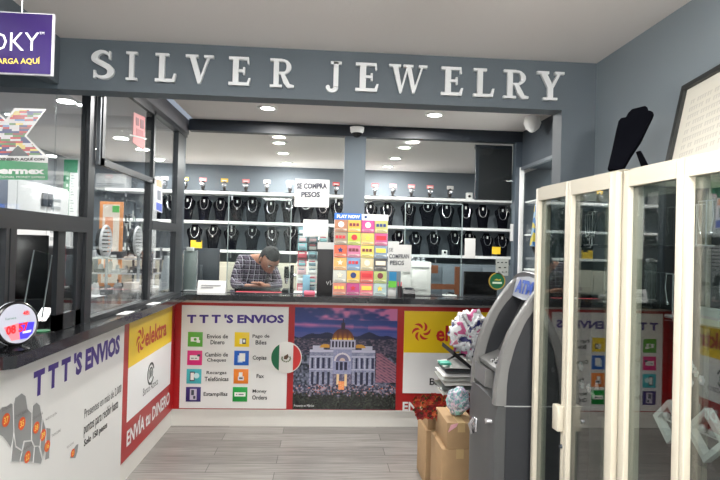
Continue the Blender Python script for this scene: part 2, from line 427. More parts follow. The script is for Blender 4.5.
for (x, y, z, k) in FILL_GLOBES:
    r = empty('fill_globe', (x, y, z-.1), 'unseen glowing fill globe added behind the viewer to brighten ceiling and walls', 'pendant lamp', 'added fill globes')
    MB().ball((x, y, z), .10, mat('fill_globe_glow_%d' % k, (255, 251, 244), .5, emit=k), 20).build('globe', r)
    MB().tube([(x, y, z+.1), (x, y, ZC)], .006, blackr, 6).lathe((x, y, ZC-.03), [(.001, 0), (.05, .005), (.05, .03)], white, 16).build('cord', r)

# ------------------------------------------------------------ serif letters of the shop name
def arc(cx, cy, rx, ry, a0, a1, n=18): return [(cx+rx*math.cos(math.radians(a0+(a1-a0)*i/n)), cy+ry*math.sin(math.radians(a0+(a1-a0)*i/n))) for i in range(n+1)]
def ribbon(pts, ws):
    L = []; R = []; n = len(pts)
    for i, p in enumerate(pts):
        a = pts[max(i-1, 0)]; b = pts[min(i+1, n-1)]; dx, dy = b[0]-a[0], b[1]-a[1]; l = math.hypot(dx, dy) or 1
        w = ws[i] if isinstance(ws, list) else ws
        L.append((p[0]-dy/l*w/2, p[1]+dx/l*w/2)); R.append((p[0]+dy/l*w/2, p[1]-dx/l*w/2))
    return [(L[i], L[i+1], R[i+1], R[i]) for i in range(n-1)]
def R4(x0, y0, x1, y1): return ((x0, y0), (x1, y0), (x1, y1), (x0, y1))
def letter_polys(ch):
    s = .17; t = .09
    if ch == 'I': return .42, [R4(.125, 0, .125+s, 1), R4(0, 0, .42, t), R4(0, 1-t, .42, 1)]
    if ch == 'L': return .62, [R4(.12, 0, .12+s, 1), R4(0, 1-t, .41, 1), R4(0, 0, .6, t+.02), ((.5, 0), (.6, 0), (.65, .3), (.58, .3))]
    if ch == 'E': return .62, [R4(.12, 0, .12+s, 1), R4(0, 1-t-.01, .58, 1), R4(0, 0, .6, t+.02), ((.5, 0), (.6, 0), (.65, .27), (.59, .27)), ((.52, 1), (.58, 1), (.6, .76), (.55, .76)), R4(.2, .47, .46, .56), R4(.42, .38, .48, .64)]
    if ch == 'V': return .86, [((.1, 1), (.28, 1), (.5, .15), (.44, 0), (.38, 0)), ((.68, 1), (.75, 1), (.46, 0), (.42, .1)), R4(0, 1-t, .38, 1), R4(.56, 1-t, .86, 1)]
    if ch == 'W': return 1.2, [((.1, 1), (.27, 1), (.41, .2), (.38, 0), (.34, 0)), ((.56, .95), (.62, .95), (.4, 0), (.36, .06)), ((.53, 1), (.68, 1), (.83, .2), (.79, 0), (.74, 0)), ((1.03, 1), (1.09, 1), (.81, 0), (.77, .08)), R4(0, 1-t, .37, 1), R4(.45, 1-t, .76, 1), R4(.93, 1-t, 1.2, 1)]
    if ch == 'Y': return .84, [R4(.335, 0, .335+s, .46), R4(.2, 0, .64, t), ((.08, 1), (.27, 1), (.5, .5), (.5, .38), (.34, .42)), ((.67, 1), (.76, 1), (.5, .4), (.44, .52)), R4(0, 1-t, .37, 1), R4(.55, 1-t, .84, 1)]
    if ch == 'J':
        p = [(.33, 1), (.33, .6), (.33, .3)]+arc(.17, .12, .16, .14, 0, -150, 12)
        return .52, ribbon([(.33, .98), (.33, .5), (.33, .12)], .17)+ribbon(arc(.19, .1, .145, .13, 0, -165, 12), [.17-.006*i for i in range(13)])+[R4(.14, 1-t, .52, 1)]+[tuple(arc(.06, .09, .075, .075, 0, 360, 10)[:-1])]
    if ch == 'R': return .8, [R4(.12, 0, .12+s, 1), R4(0, 0, .4, t), R4(0, 1-t, .4, 1)]+ribbon([(.28, .95)]+arc(.42, .725, .2, .22, 90, -90, 14)+[(.28, .5)], [.08]*4+[.1, .12, .14, .16, .16, .16, .14, .12, .1]+[.08]*4)+ribbon([(.4, .5), (.52, .22), (.62, .06), (.8, .05)], [.12, .17, .15, .08])
    if ch == 'S':
        pts = arc(.3, .73, .2, .215, 20, 200, 14)+[(.16, .62), (.3, .53), (.44, .44)]+arc(.31, .265, .215, .215, 35, -160, 14)[1:]
        n = len(pts); ws = [.07+.11*math.sin(PI*i/(n-1))**1.2 for i in range(n)]
        return .6, ribbon(pts, ws)+[R4(.465, .7, .51, .98), R4(.08, .02, .125, .3)]
word = [('S', 92, 115), ('I', 127, 138), ('L', 156, 176), ('V', 186, 214), ('E', 229, 250), ('R', 270, 294),
        ('J', 326, 341), ('E', 355, 377), ('W', 388, 426), ('E', 440, 461), ('L', 472, 492), ('R', 502, 527), ('Y', 535, 562)]
names = ['the first letter of SILVER', 'between the S and the L', 'the third letter of SILVER', 'the only V on the header', 'between the V and the R', 'the last letter of SILVER',
         'the first letter of JEWELRY', 'between the J and the W', 'the widest letter of JEWELRY', 'between the W and the L', 'between two letters E and R of JEWELRY', 'before the final Y', 'the last letter, beside the right wall']
for (ch, u0, u1), nm in zip(word, names):
    wd, polys = letter_polys(ch); um = (u0+u1)/2
    vb = 80+(um-103)*.0475; vt = vb-28.3
    A = at(u0, vb, 'y', YH); B = at(u1, vb, 'y', YH); Tt = at(um, vt, 'y', YH); zb = at(um, vb, 'y', YH).z
    lb = MB(); k = 0
    for pl in polys:
        d = .016+.0004*(k % 7); k += 1
        lb.prism([(A.x+(B.x-A.x)*x/wd, YH-.004-d, zb+(Tt.z-zb)*y) for x, y in pl], (0, d, 0), letter_m)
    lb.build('header_letter', None, 'silver serif letter %s on the slate header, %s' % (ch, nm), 'letter', 'shop name letters')

# ------------------------------------------------------------ camera domes and security cameras
c = at(538, 124, 'z', ZI)
dm = empty('dome_camera', (2.74, -.45, ZI-.1), 'white wedge-shaped security camera on the ceiling near the right jamb', 'security camera')
MB().lathe((2.74, -.45, ZI-.02), [(.055, .02), (.06, 0), (.05, -.01)], white, 20).build('base', dm)
MB().lathe((2.74, -.45, ZI-.03), [(.06, .01), (.065, -.02), (.05, -.06), (.02, -.085), (.001, -.09)], white, 20).build('housing', dm)
c = at(357, 132, 'y', YG-.09)
sc_ = empty('dome_camera', (c.x, YG-.09, c.z-.03), 'white security camera over the grey pillar, facing out', 'security camera')
MB().lathe((c.x, YG-.09, c.z+.02), [(.05, .02), (.06, .018), (.055, -.02), (.045, -.03)], white, 20).box((c.x-.03, YG-.06, c.z), (c.x+.03, YG-.03, c.z+.03), white).build('housing', sc_)
MB().lathe((c.x, YG-.09, c.z-.01), [(.042, 0), (.036, -.02), (.018, -.034), (.001, -.037)], blackm, 20).build('lens_dome', sc_)

# ------------------------------------------------------------ printed boards on the back front
NB = (0, -1, 0); NL = (1, 0, 0)
def bq(u, v): p = at(u, v, 'y', 0); return p
def rect_y(mb, u0, v0, u1, v1, m, y=-.004, th=.003):
    A = at((u0), v1, 'y', 0); B = at(u1, v0, 'y', 0); mb.box((A.x, y-th, A.z), (B.x, y, B.z), m); return A, B
def bpx(u, v): return at(u, v, 'y', 0)

sb = empty('services_board', (.48, -.004, .145), 'white services board headed TTT\'S ENVIOS on the back counter front', 'sign')
MB().box((.056, -.006, .145), (.911, -.001, .972), mat('white_board', (226, 226, 224), .3)).build('board', sb)
t = MB()
ptext(t, "T T T 'S ENVIOS", 187, 314.4, 283.8, 323.2, 'y', -.006, purple_t, NB, bold=.045)
for x in t.v: pass
t.build('heading', sb)
def two(mb, a, b, uc, vc, wa, wb, col=ink, dv=.2):
    mb = MB()
    ptext(mb, a, uc-wa/2, vc-5.6, uc+wa/2, vc-1.4, 'y', -.006, col, NB, bold=.022)
    if b: ptext(mb, b, uc-wb/2, vc+.2, uc+wb/2, vc+4.6, 'y', -.006, col, NB, bold=.022)
    mb.build('caption', sb)
def one(st, *a): k = MB(); ptext(k, st, *a, 'y', -.006, ink, NB, bold=.022); k.build('caption', sb)
cap = None
two(cap, 'Envios de', 'Dinero', 217.5, 339.8, 21, 14)
two(cap, 'Cambio de', 'Cheques', 216.5, 358, 23, 19)
two(cap, 'Recargas', 'Telefónicas', 216.5, 376.5, 20, 24)
one('Estampillas', 203.5, 392, 227.5, 397)
two(cap, 'Pago de', 'Biles', 261, 340, 17, 11)
one('Copias', 252.5, 355.5, 266.5, 361)
one('Fax', 256.5, 374, 264, 378)
two(cap, 'Money', 'Orders', 259.5, 395, 14, 15)
icons = [(195.3, 339.3, (88, 168, 52), 'green', 'bill'), (194.7, 357.8, (222, 36, 122), 'pink', 'cheque'), (194, 376.3, (66, 182, 190), 'turquoise', 'phone'), (193.3, 394.3, (52, 34, 110), 'purple', 'stamp'),
         (242, 339.5, (240, 206, 30), 'yellow', 'phonebill'), (241.5, 358, (16, 92, 190), 'blue', 'copy'), (241, 376.3, (232, 128, 34), 'orange', 'fax'), (240, 394.3, (20, 152, 62), 'green', 'order')]
for (u, v, c, cn, kind) in icons:
    C = at(u, v, 'y', -.006); s = .059; ic = MB(); M = cmat(c, .35); y = -.0075
    def b(x0, z0, x1, z1, m, k=1): ic.box((C.x+x0*s, y-.0007*k, C.z+z0*s), (C.x+x1*s, y, C.z+z1*s), m)
    ic.box((C.x-s, -.008, C.z-s), (C.x+s, -.006, C.z+s), M, bev=.0009); y = -.008
    lw = cmat((236, 236, 232), .4); dk = cmat((60, 66, 78), .4)
    if kind == 'bill': b(-.6, -.3, .5, .3, lw, 1); ic.lathe((C.x, -.0092, C.z), [(.001, -.0004), (.012, -.0003), (.012, 0)], M, 14, 'y'); b(.2, -.45, .65, -.1, lw, 2)
    if kind == 'cheque': b(-.65, -.3, .6, .35, lw); b(-.5, -.1, -.1, 0, dk, 2); b(0, -.1, .35, 0, dk, 2); b(.35, .2, .75, .5, dk, 3)
    if kind == 'phone': b(-.55, -.65, .1, .65, dk); b(-.45, -.5, 0, .5, lw, 2); ic.lathe((C.x+.35*s, -.0095, C.z+.1*s), [(.001, -.0004), (.022, -.0003), (.022, 0)], cmat((200, 232, 234), .4), 14, 'y')
    if kind == 'stamp': b(-.45, -.75, .45, .75, cmat((196, 190, 206), .4)); b(-.28, -.1, .1, .6, dk, 2); b(0, -.6, .3, -.2, dk, 2)
    if kind == 'phonebill': b(-.3, -.6, .3, .1, lw); b(.05, -.6, .55, .15, dk, 2); b(.15, -.4, .45, 0, lw, 3)
    if kind == 'copy': b(-.5, -.6, .15, .35, cmat((190, 214, 240), .4)); b(-.3, -.45, .5, .65, lw, 2)
    if kind == 'fax': b(-.4, -.55, .4, .0, cmat((214, 214, 220), .4)); b(-.3, 0, .2, .55, lw, 2); b(-.25, -.35, .25, -.15, dk, 2)
    if kind == 'order': b(-.75, -.28, .75, .28, lw); b(-.55, -.06, -.35, .06, dk, 2); b(-.2, -.06, .5, .06, dk, 2)
    ic.build('service_icon', sb, 'square %s icon' % cn)

fl = at(286.2, 357.3, 'y', 0); FR = .128
fb = empty('flag_sticker', (fl.x, -.007, fl.z-FR), 'round flag sticker, green white and red with an emblem, overlapping the services board', 'sticker')
MB().lathe((fl.x, -.008, fl.z), [(.001, -.0022), (FR-.006, -.0022), (FR, 0)], cmat((228, 226, 222), .35), 40, 'y').build('disc', fb)
r_ = FR-.008
for (a0, a1, c) in ((118, 242, (0, 100, 62)), (-62, 62, (206, 44, 44))):
    st = MB(); st.prism([(fl.x+r_*math.cos(math.radians(a0+(a1-a0)*i/20)), -.0105, fl.z+r_*math.sin(math.radians(a0+(a1-a0)*i/20))) for i in range(21)], (0, -.0008, 0), cmat(c, .35)); st.build('stripe', fb)
em = MB()
for i in range(9):
    a = math.radians(-200+i*28); em.prism([(fl.x+.034*math.cos(a)+dx, -.0106, fl.z-.008+.026*math.sin(a)+dz) for dx, dz in ((-.006, -.006), (.006, -.005), (.007, .006), (-.005, .007))], (0, -.0008, 0), cmat((110, 120, 90), .4))
em.prism([(fl.x-.02, -.0106, fl.z-.012), (fl.x+.004, -.0106, fl.z-.016), (fl.x+.022, -.0106, fl.z+.006), (fl.x+.012, -.0106, fl.z+.03), (fl.x-.002, -.0106, fl.z+.02), (fl.x-.016, -.0106, fl.z+.012)], (0, -.0016, 0), cmat((92, 62, 40), .4))
em.build('emblem', fb)

# printed dusk photograph of a domed palace
def nz(x, y): return .5+.5*math.sin(x*12.9+math.sin(y*7.3+x*3.1)*2.1)*math.cos(y*9.7+math.sin(x*5.3)*1.7)
_r2 = random.Random(3); NOI = [[_r2.random() for _ in range(97)] for _ in range(97)]
def vn(x, y):
    xi, yi = int(math.floor(x)), int(math.floor(y)); fx, fy = x-xi, y-yi; fx = fx*fx*(3-2*fx); fy = fy*fy*(3-2*fy)
    g = lambda a, b: NOI[a % 97][b % 97]
    return (g(xi, yi)*(1-fx)+g(xi+1, yi)*fx)*(1-fy)+(g(xi, yi+1)*(1-fx)+g(xi+1, yi+1)*fx)*fy
def mixc(a, b, t): t = max(0, min(1, t)); return tuple(a[i]+(b[i]-a[i])*t for i in range(3))
def palace(s, t):
    x = s*105; y = (1-t)*101          # roughly pixel sized print units, y downwards
    # sky
    c = mixc((20, 38, 100), (66, 88, 164), y/34)
    w = vn(s*7+1, y/4.6)+.45*vn(s*20, y/2.2)
    if y < 12: c = mixc(c, (196, 112, 158), (w-.72)*2.6+.5*max(0, min(1, (x-26)/22))-.1)
    elif y < 24: c = mixc(c, (178, 104, 158), 1.35-abs(y-17.5-(x-20)*.03)/3.0-(.35 if 60 < x < 75 else 0)-.5*w)
    else: c = mixc(c, (92, 88, 150), w*.5)
    hill = 27+2.0*math.sin(x*.13+1)+1.1*math.sin(x*.31)
    if y > hill: c = mixc((18, 26, 62), (36, 40, 72), vn(s*20, y))
    if y > 31:   # city haze and blocks
        n = vn(s*52, y*1.1)*.7+.3*vn(x*1.7, y*1.9); c = mixc((34, 40, 62), (150, 124, 140), n*1.5-.5)
    if y > 47: c = mixc((20, 28, 40), (120, 122, 146), vn(x*.55, y*.6)*1.4-.45+.3*vn(x*1.9, y*2.1))
    if x > 84 and y > 45 and y < 74 and y > 45+(x-84)*.75-4:
        c = mixc((186, 122, 138), (70, 58, 80), .25+.9*math.sin((y-x*.6)*1.1)**2*vn(x*.4, y*.9))
    # building body
    def inb(x0, x1, y0, y1): return x0 <= x <= x1 and y0 <= y <= y1
    wall = (168, 170, 194)
    if inb(16, 83, 42, 78):
        c = mixc(wall, (96, 100, 134), .8*vn(x*.9, y*.9))
        if y < 44.5: c = (196, 196, 218)
        if 48 < y < 49.4 or 61 < y < 62: c = (186, 188, 212)
        px = (x-16) % 5.6
        if 50 < y < 60.5 and 2.0 < px < 4.2: c = (38, 40, 72)
        if 64 < y < 77 and 1.8 < px < 4.4: c = (34, 36, 62)
        if 50 < y < 60.5 and px < .9: c = (198, 200, 222)
    if inb(19, 30, 38, 43) or inb(69, 80, 38, 43): c = mixc(wall, (210, 208, 226), .5)
    d = math.hypot(x-49.5, (y-53)*1.02)
    if inb(40, 59, 40, 80):
        c = mixc((170, 172, 204), (130, 134, 172), vn(x, y))
        if d < 8.5 and y < 53: c = (218, 210, 218) if d > 6.6 else ((120, 116, 150) if d > 3 else (214, 190, 178))
        if 54 < y < 62 and (x-41) % 4.5 > 1.6 and 43 < x < 56: c = (36, 38, 66)
        if 66 < y < 79: c = (238, 208, 160) if (44 < x < 46.5 or 52 < x < 54.5) else (mixc((60, 56, 84), (150, 140, 160), vn(x, y)))
    # drum and dome
    if inb(36.5, 62.5, 32, 41.5):
        c = (186, 184, 206)
        if 33.5 < y < 39.5 and (x-37) % 3.4 > 1.5: c = (40, 36, 60)
    if inb(26, 36, 36, 40): c = (206, 150, 60) if math.hypot(x-32, (y-40)*1.6) < 6 else c
    if inb(63, 73, 36, 40): c = (206, 150, 60) if math.hypot(x-67, (y-40)*1.6) < 6 else c
    dd = math.hypot((x-49.5)/11.2, (y-31.8)/11.5)
    if dd < 1 and y < 32:
        rib = abs(math.sin((x-49.5)/11.2*7.2+.2)); c = mixc((72, 26, 34), (214, 140, 34), max(0, (y-21)/11)**1.4*(.3+.7*rib))
        if y > 30.2: c = (240, 196, 70) if rib > .4 else (130, 60, 36)
    if inb(47.6, 51.4, 14.5, 21.5): c = (38, 26, 52)
    if inb(49, 50, 10.5, 15): c = (30, 24, 50)
    # plaza and park
    if y > 77+1.2*math.sin(x*.5):
        c = mixc((40, 46, 66), (166, 152, 168), vn(x*.7, y*.8)*1.7-.55)
        if vn(x*1.3+40, y*1.3) > .88: c = (230, 120, 70)
    pk = vn(x*.5, y*.5)
    if y > 80+9*pk: c = mixc(c, mixc((12, 16, 18), (70, 76, 62), vn(x*.9, y*.9)**2), min(1, (y-80-9*pk)/3))
    if abs(x-49) < 3 and 73 < y < 82: c = mixc((232, 110, 60), (250, 200, 140), vn(x*2, y*2))
    if x < 16 and 44 < y < 84: c = mixc(c, (170, 176, 200), vn(x*.6+9, y*.6)*.9-.35)
    return c
pp = empty('palace_poster', (1.38, -.004, .146), 'printed dusk photograph of a domed white palace on the back counter front', 'poster')
MB().box((.962, -.0045, .142), (1.806, -.001, .970), cmat((30, 30, 44), .4)).build('board', pp)
raster('printed_picture', (.962, -.0052, .146), (1.804, -.0052, .146), (.962, -.0052, .972), 210, 200, palace, pp, printg)
t = MB(); ptext(t, 'Presente en México', 294, 404.3, 314, 406.6, 'y', -.0055, cmat((220, 220, 220), .4), NB); t.build('caption', pp)

# money transfer board at the right of the back front
eb = empty('transfer_board', (2.28, -.004, .14), 'yellow and white board with red swirl and elektra, right end of the back front', 'sign')
x0 = at(403.5, 350, 'y', 0).x
MB().box((x0+.0, -.005, .28), (2.72, -.001, .958), whitep).build('board', eb)
MB().box((x0, -.0065, .615), (2.72, -.005, .958), yellow).build('yellow_band', eb)
def swirl(mb, C, ex, ez, R, m, n):
    for k in range(6):
        a0 = k*PI/3+.2; pts = []
        for i in range(9):
            q = i/8; a = a0+q*1.15; r = R*(.34+.62*q); w = R*.36*math.sin(PI*min(1, q*.8+.2))+.0005
            pts.append((a, r, w))
        o = [(r+w/2, a) for a, r, w in pts]+[(r-w/2, a) for a, r, w in reversed(pts)]
        mb.prism([Vector(C)+Vector(ex)*(r*math.cos(a))+Vector(ez)*(r*math.sin(a)) for r, a in o], Vector(n)*.0012, m)
sw = MB(); cc = at(421.3, 331.5, 'y', -.0065); cc.y = -.0066; swirl(sw, cc, (1, 0, 0), (0, 0, 1), .083, cmat((190, 24, 32), .35), NB); sw.build('swirl_logo', eb)
t = MB(); rr = cmat((190, 24, 32), .35)
ptext(t, 'elektra', 436, 325.5, 487, 341.5, 'y', -.0065, rr, NB, bold=.03); t.build('lettering', eb)
t = MB(); ptext(t, 'Banco Azteca', 429.5, 378, 486, 385, 'y', -.005, ink, NB, bold=.02)
ptext(t, 'ENVÍA tu DINERO', 402.5, 399.5, 494, 411, 'y', -.001, whitep, NB, bold=.03); t.build('caption', eb)

# ------------------------------------------------------------ boards on the left front (plane x = 0)
lb = empty('map_board', (0, -1.9, .06), 'white map board headed TTT\'S ENVIOS on the left counter front', 'sign')
ye = at(121.5, 400, 'x', 0).y
MB().box((.001, -3.1, .02), (.005, ye, .99), mat('white_board_left', (222, 222, 220), .3)).build('board', lb)
def lq(u, v, e=.0): p = at(u, v, 'x', 0); p.x = e; return p
def ltext(mb, st, u0, v0t, v0b, u1, v1b, m, bold=.02, e=.006, depth=True):
    BL = lq(u0, v0b); BR = lq(u1, v1b); TL = lq(u0, v0t); TL.y = BL.y
    for p in (BL, BR, TL): p.x = e
    BR.z = BL.z if abs(BR.z-BL.z) < .05 else BR.z
    return text(mb, st, BL, BR, TL, m, NL, 0, bold)
t = MB(); ltext(t, "T T T 'S ENVIOS", 31.5, 371.5, 399, 118.5, 354.5, purple_t, .05); t.build('heading', lb)
t = MB()
ltext(t, 'Presentes en más de 2,000', 83, 409.5, 420, 120, 397.5, ink, .0)
ltext(t, 'puntos para recibir hasta', 82.5, 424, 438, 117, 411, ink, .01)
ltext(t, 'Solo 150 pesos', 82.5, 440, 449, 106, 429, ink, .03)
for (s_, u, v, w, h) in (('SONORA', 0, 412, 9.5, 3.4), ('CHIHUAHUA', 13, 419, 13.5, 3.4), ('COAHUILA', 30, 421, 11, 3.2), ('NUEVO LEÓN', 44, 421, 11, 3), ('TAMAULIPAS', 50, 437.5, 9, 2.6), ('DURANGO', 19, 453, 11, 3.2), ('YUCATÁN', 65, 449, 7, 2.6)):
    ltext(t, s_, u, v-h, v, u+w, v-w*.62, cmat((110, 110, 112), .5), 0, .0075)
t.build('printed_text', lb)
g = cmat((140, 142, 142), .5); gl = cmat((214, 214, 214), .5)
shapes = [[(-4, 412), (0, 407), (5, 406), (9, 403), (11, 404), (12, 431), (11, 440), (9, 448), (5, 442), (1, 437), (-4, 434)],
          [(11.6, 404), (13, 398), (16, 396), (20, 393), (24, 396), (26, 409), (30, 413), (29.5, 440), (22, 441), (20, 450), (14, 446), (12, 432)],
          [(30.3, 414), (31, 406), (35, 402.5), (38, 405), (40.5, 417), (39, 436), (38, 446), (33, 446), (30, 440)],
          [(40.8, 418), (44, 428), (44, 446), (41, 458), (38.6, 447), (39.5, 436)],
          [(44.4, 428), (49, 428.5), (48.5, 443), (47.5, 458), (43, 460), (44.3, 446)],
          [(12, 434), (14, 447), (20, 451), (17, 462), (9, 462), (10.5, 446)],
          [(20.6, 451), (22.6, 442), (29.8, 441), (32.5, 447), (31, 462), (18, 462)],
          [(33, 447), (37, 446), (40.4, 459), (39, 464), (31.6, 463)],
          [(75, 445), (77, 444), (76, 452), (74, 458), (69, 458), (72, 450)]]
for s_ in shapes:
    mp = MB(); mp.prism([lq(u, v, .0055) for u, v in s_], (.001, 0, 0), g)
    if s_ is not shapes[-1]: mp.tube([lq(u, v, .0068) for u, v in s_], .0014, gl, 4, True)
    mp.build('map_region', lb)
for (n_, u, v, rx, ry) in (('37', 4, 420, 2.9, 7), ('35', 20, 423.5, 3, 6.6), ('38', 34.5, 427.5, 2.8, 6), ('39', 41.3, 435, 2.5, 6), ('16', 45.5, 446, 2.4, 5.8), ('22', 25.5, 457, 3, 6), ('23', 71.3, 453, 1.8, 4.2)):
    b = MB(); C = lq(u, v, .0072); ea = lq(u+rx, v-rx*.55, .0072)-C; eb_ = lq(u, v-ry, .0072)-C; ea.z = 0; ea.x = 0; eb_.x = 0; eb_.y = 0; r0 = eb_.length*.95
    b.prism([C+Vector((0, r0*math.cos(a), r0*math.sin(a))) for a in [2*PI*i/20 for i in range(20)]], (.0008, 0, 0), cmat((222, 84, 30), .4))
    text(b, n_, C+Vector((.001, -r0*.6, -r0*.5)), C+Vector((.001, r0*.6, -r0*.5)), C+Vector((.001, -r0*.6, r0*.5)), cmat((246, 206, 90), .4), NL, 0, .02)
    b.build('number_badge', lb)
# the smaller red framed board beside it
rb = empty('transfer_board', (.004, -.75, .14), 'red framed board reading elektra and ENVÍA tu DINERO on the left counter front', 'sign')
y1_ = -.012; ya = lq(126.5, 400).y; yb = lq(169.5, 380).y
zz = lambda u, v: lq(u, v).z
MB().box((.001, ye+.002, .137), (.004, y1_, 1.0), red).build('board', rb)
zw0 = zz(126.5, 422); zw1 = zz(126.5, 369); zt_ = .985
MB().box((.004, ya, zw0), (.0055, yb, zw1), whitep).build('white_field', rb)
MB().box((.004, ya, zw1), (.0055, yb, zt_), yellow).build('yellow_band', rb)
sw = MB(); c1 = lq(139.8, 340, .0056); swirl(sw, c1, (0, 1, 0), (0, 0, 1), .088, cmat((190, 24, 32), .35), NL); sw.build('swirl_logo', rb)
t = MB(); ltext(t, 'elektra', 144, 328.5, 347.5, 165.5, 336.5, rr, .03); t.build('lettering', rb)
t = MB(); ltext(t, 'ENVÍA tu DINERO', 125.5, 428, 447.5, 168.8, 402, whitep, .03, .0055)
ltext(t, 'Banco Azteca', 142, 389, 396.5, 157, 385.5, ink, 0); t.build('caption', rb)
em = MB(); C = lq(150, 373.5, .0058)
for (R0, R1, a0, a1) in ((.062, .078, 20, 330), (.034, .046, -40, 230)):
    pts = [(R1, a0+(a1-a0)*i/24) for i in range(25)]+[(R0, a1-(a1-a0)*i/24) for i in range(25)]
    em.prism([C+Vector((0, r*math.cos(math.radians(a)), r*math.sin(math.radians(a)))) for r, a in pts], (.001, 0, 0), cmat((40, 44, 44), .4))
em.prism([C+Vector((0, .016*math.cos(a), .03*math.sin(a))) for a in [2*PI*i/12 for i in range(12)]], (.001, 0, 0), cmat((40, 44, 44), .4))
em.build('emblem', rb)

# ------------------------------------------------------------ hanging purple sign, upper left
ps = empty('hanging_sign', (.1, -2.8, 1.985), 'glossy purple sign with white letters OKY and yellow RECARGA AQUÍ, upper left', 'sign')
YS = -2.8
A = at(52.5, 76, 'y', YS); Bz = at(54, 20, 'y', YS).z; xl = -.16
pb = MB()
pb.box((xl, YS, A.z), (A.x, YS+.012, Bz+.02), cmat((214, 212, 218), .3), bev=.004)
pb.build('edge_rim', ps)
MB().box((xl+.004, YS-.003, A.z+.004), (A.x-.005, YS+.001, Bz+.015), mat('purple_acrylic', (54, 38, 92), .12, coat=.6)).build('face', ps)
t = MB(); ptext(t, 'BOKY', -38, 30, 38.5, 52.5, 'y', YS-.003, cmat((240, 238, 244), .3), NB) if False else None
ptext(t, 'OKY', -11, 32.5, 39, 51, 'y', YS-.003, cmat((240, 238, 244), .3), NB, bold=-.005)
ptext(t, 'TM', 39.5, 32.2, 44.5, 34.6, 'y', YS-.003, cmat((240, 238, 244), .3), NB)
ptext(t, 'RECARGA AQUÍ', -16, 57, 40, 65, 'y', YS-.003, cmat((238, 206, 96), .3), NB, bold=.01)
t.build('lettering', ps)
for x in (.02, .22): MB().tube([(x, YS+.006, Bz), (x, YS+.006, ZC)], .003, silver).build('hanger', ps)

# ------------------------------------------------------------ flag X sign and green name sign on the left glass
fs = empty('window_sign', (XG+.002, -2.6, 1.66), 'white-edged X made of small flags over a green ermex board, on the near glass', 'sign')
XS = XG
def wq(u, v, e=.003): p = at(u, v, 'x', XS); p.x = XS+e; return p
Xo = [(-22, 107), (-9, 107), (5, 119.5), (13.5, 108), (45.5, 109), (25.5, 136), (47, 157), (47, 163), (-30, 163), (-12, 136)]
MB().prism([wq(u, v, .001) for u, v in Xo], (.003, 0, 0), whitep).build('backing', fs)
flc = [(196, 44, 54), (226, 222, 226), (44, 60, 120), (238, 214, 120), (84, 132, 74), (226, 222, 226), (196, 44, 54), (40, 56, 118), (112, 150, 204), (226, 226, 230), (150, 60, 70)]
Xi = [(-20, 109), (-10, 109), (5.5, 122.5), (14.5, 110), (42, 111), (23, 136), (41, 154.5), (26, 155), (16.5, 144.5), (8, 155), (-28, 155), (-9, 136)]
def inx(u, v):
    ok = False; n = len(Xi)
    for i in range(n):
        (a, b), (c, d) = Xi[i], Xi[i-1]
        if (b > v) != (d > v) and u < (c-a)*(v-b)/(d-b)+a: ok = not ok
    return ok
rf = random.Random(5); fm = MB(); vv = 109.0
while vv < 155:
    cuts = []; q = -30.0
    while q < 44: cuts.append((q, flc[rf.randrange(11)], flc[rf.randrange(11)])); q += rf.uniform(6, 11)
    for k in range(4):
        v = vv+k; q = -29.0
        while q < 43:
            if inx(q+.25, v+.5):
                c = [x for x in cuts if x[0] <= q][-1]
                fm.poly([wq(q, v+1.02, .0045), wq(q+.52, v+1.02, .0045), wq(q+.52, v, .0045), wq(q, v, .0045)], cmat(c[1] if k < 2 else c[2], .4))
            q += .5
    vv += 4
fm.build('flag_mosaic', fs)
# the dark triangle cut into the foot of the X
MB().prism([wq(6, 156, .005), wq(28, 156, .005), wq(16.5, 145.5, .005)], (.0006, 0, 0), cmat((70, 74, 80), .4)).build('cutout', fs)
gb = MB(); gb.prism([wq(-30, 158, .002), wq(46.5, 163, .002), wq(46.5, 180, .002), wq(-30, 179, .002)], (.003, 0, 0), cmat((18, 140, 84), .35)); gb.build('name_plate', fs)
t = MB()
def wtext(st, u0, vt, vb, u1, vb1, m, bold, e=.0055):
    BL = wq(u0, vb, e); BR = wq(u1, vb1, e); TL = wq(u0, vt, e); TL.y = BL.y
    text(t, st, BL, BR, TL, m, NL, 0, bold)
wtext('TU DINERO AQUÍ CON', -14, 156.8, 161.2, 43, 161.0, ink, .045)
wtext('Intermex', -24, 166, 174, 43, 174.2, whitep, .05)
wtext('INTERNATIONAL MONEY EXPRESS', -24, 175.4, 178, 43.5, 178.2, whitep, .0)
t.build('lettering', fs)

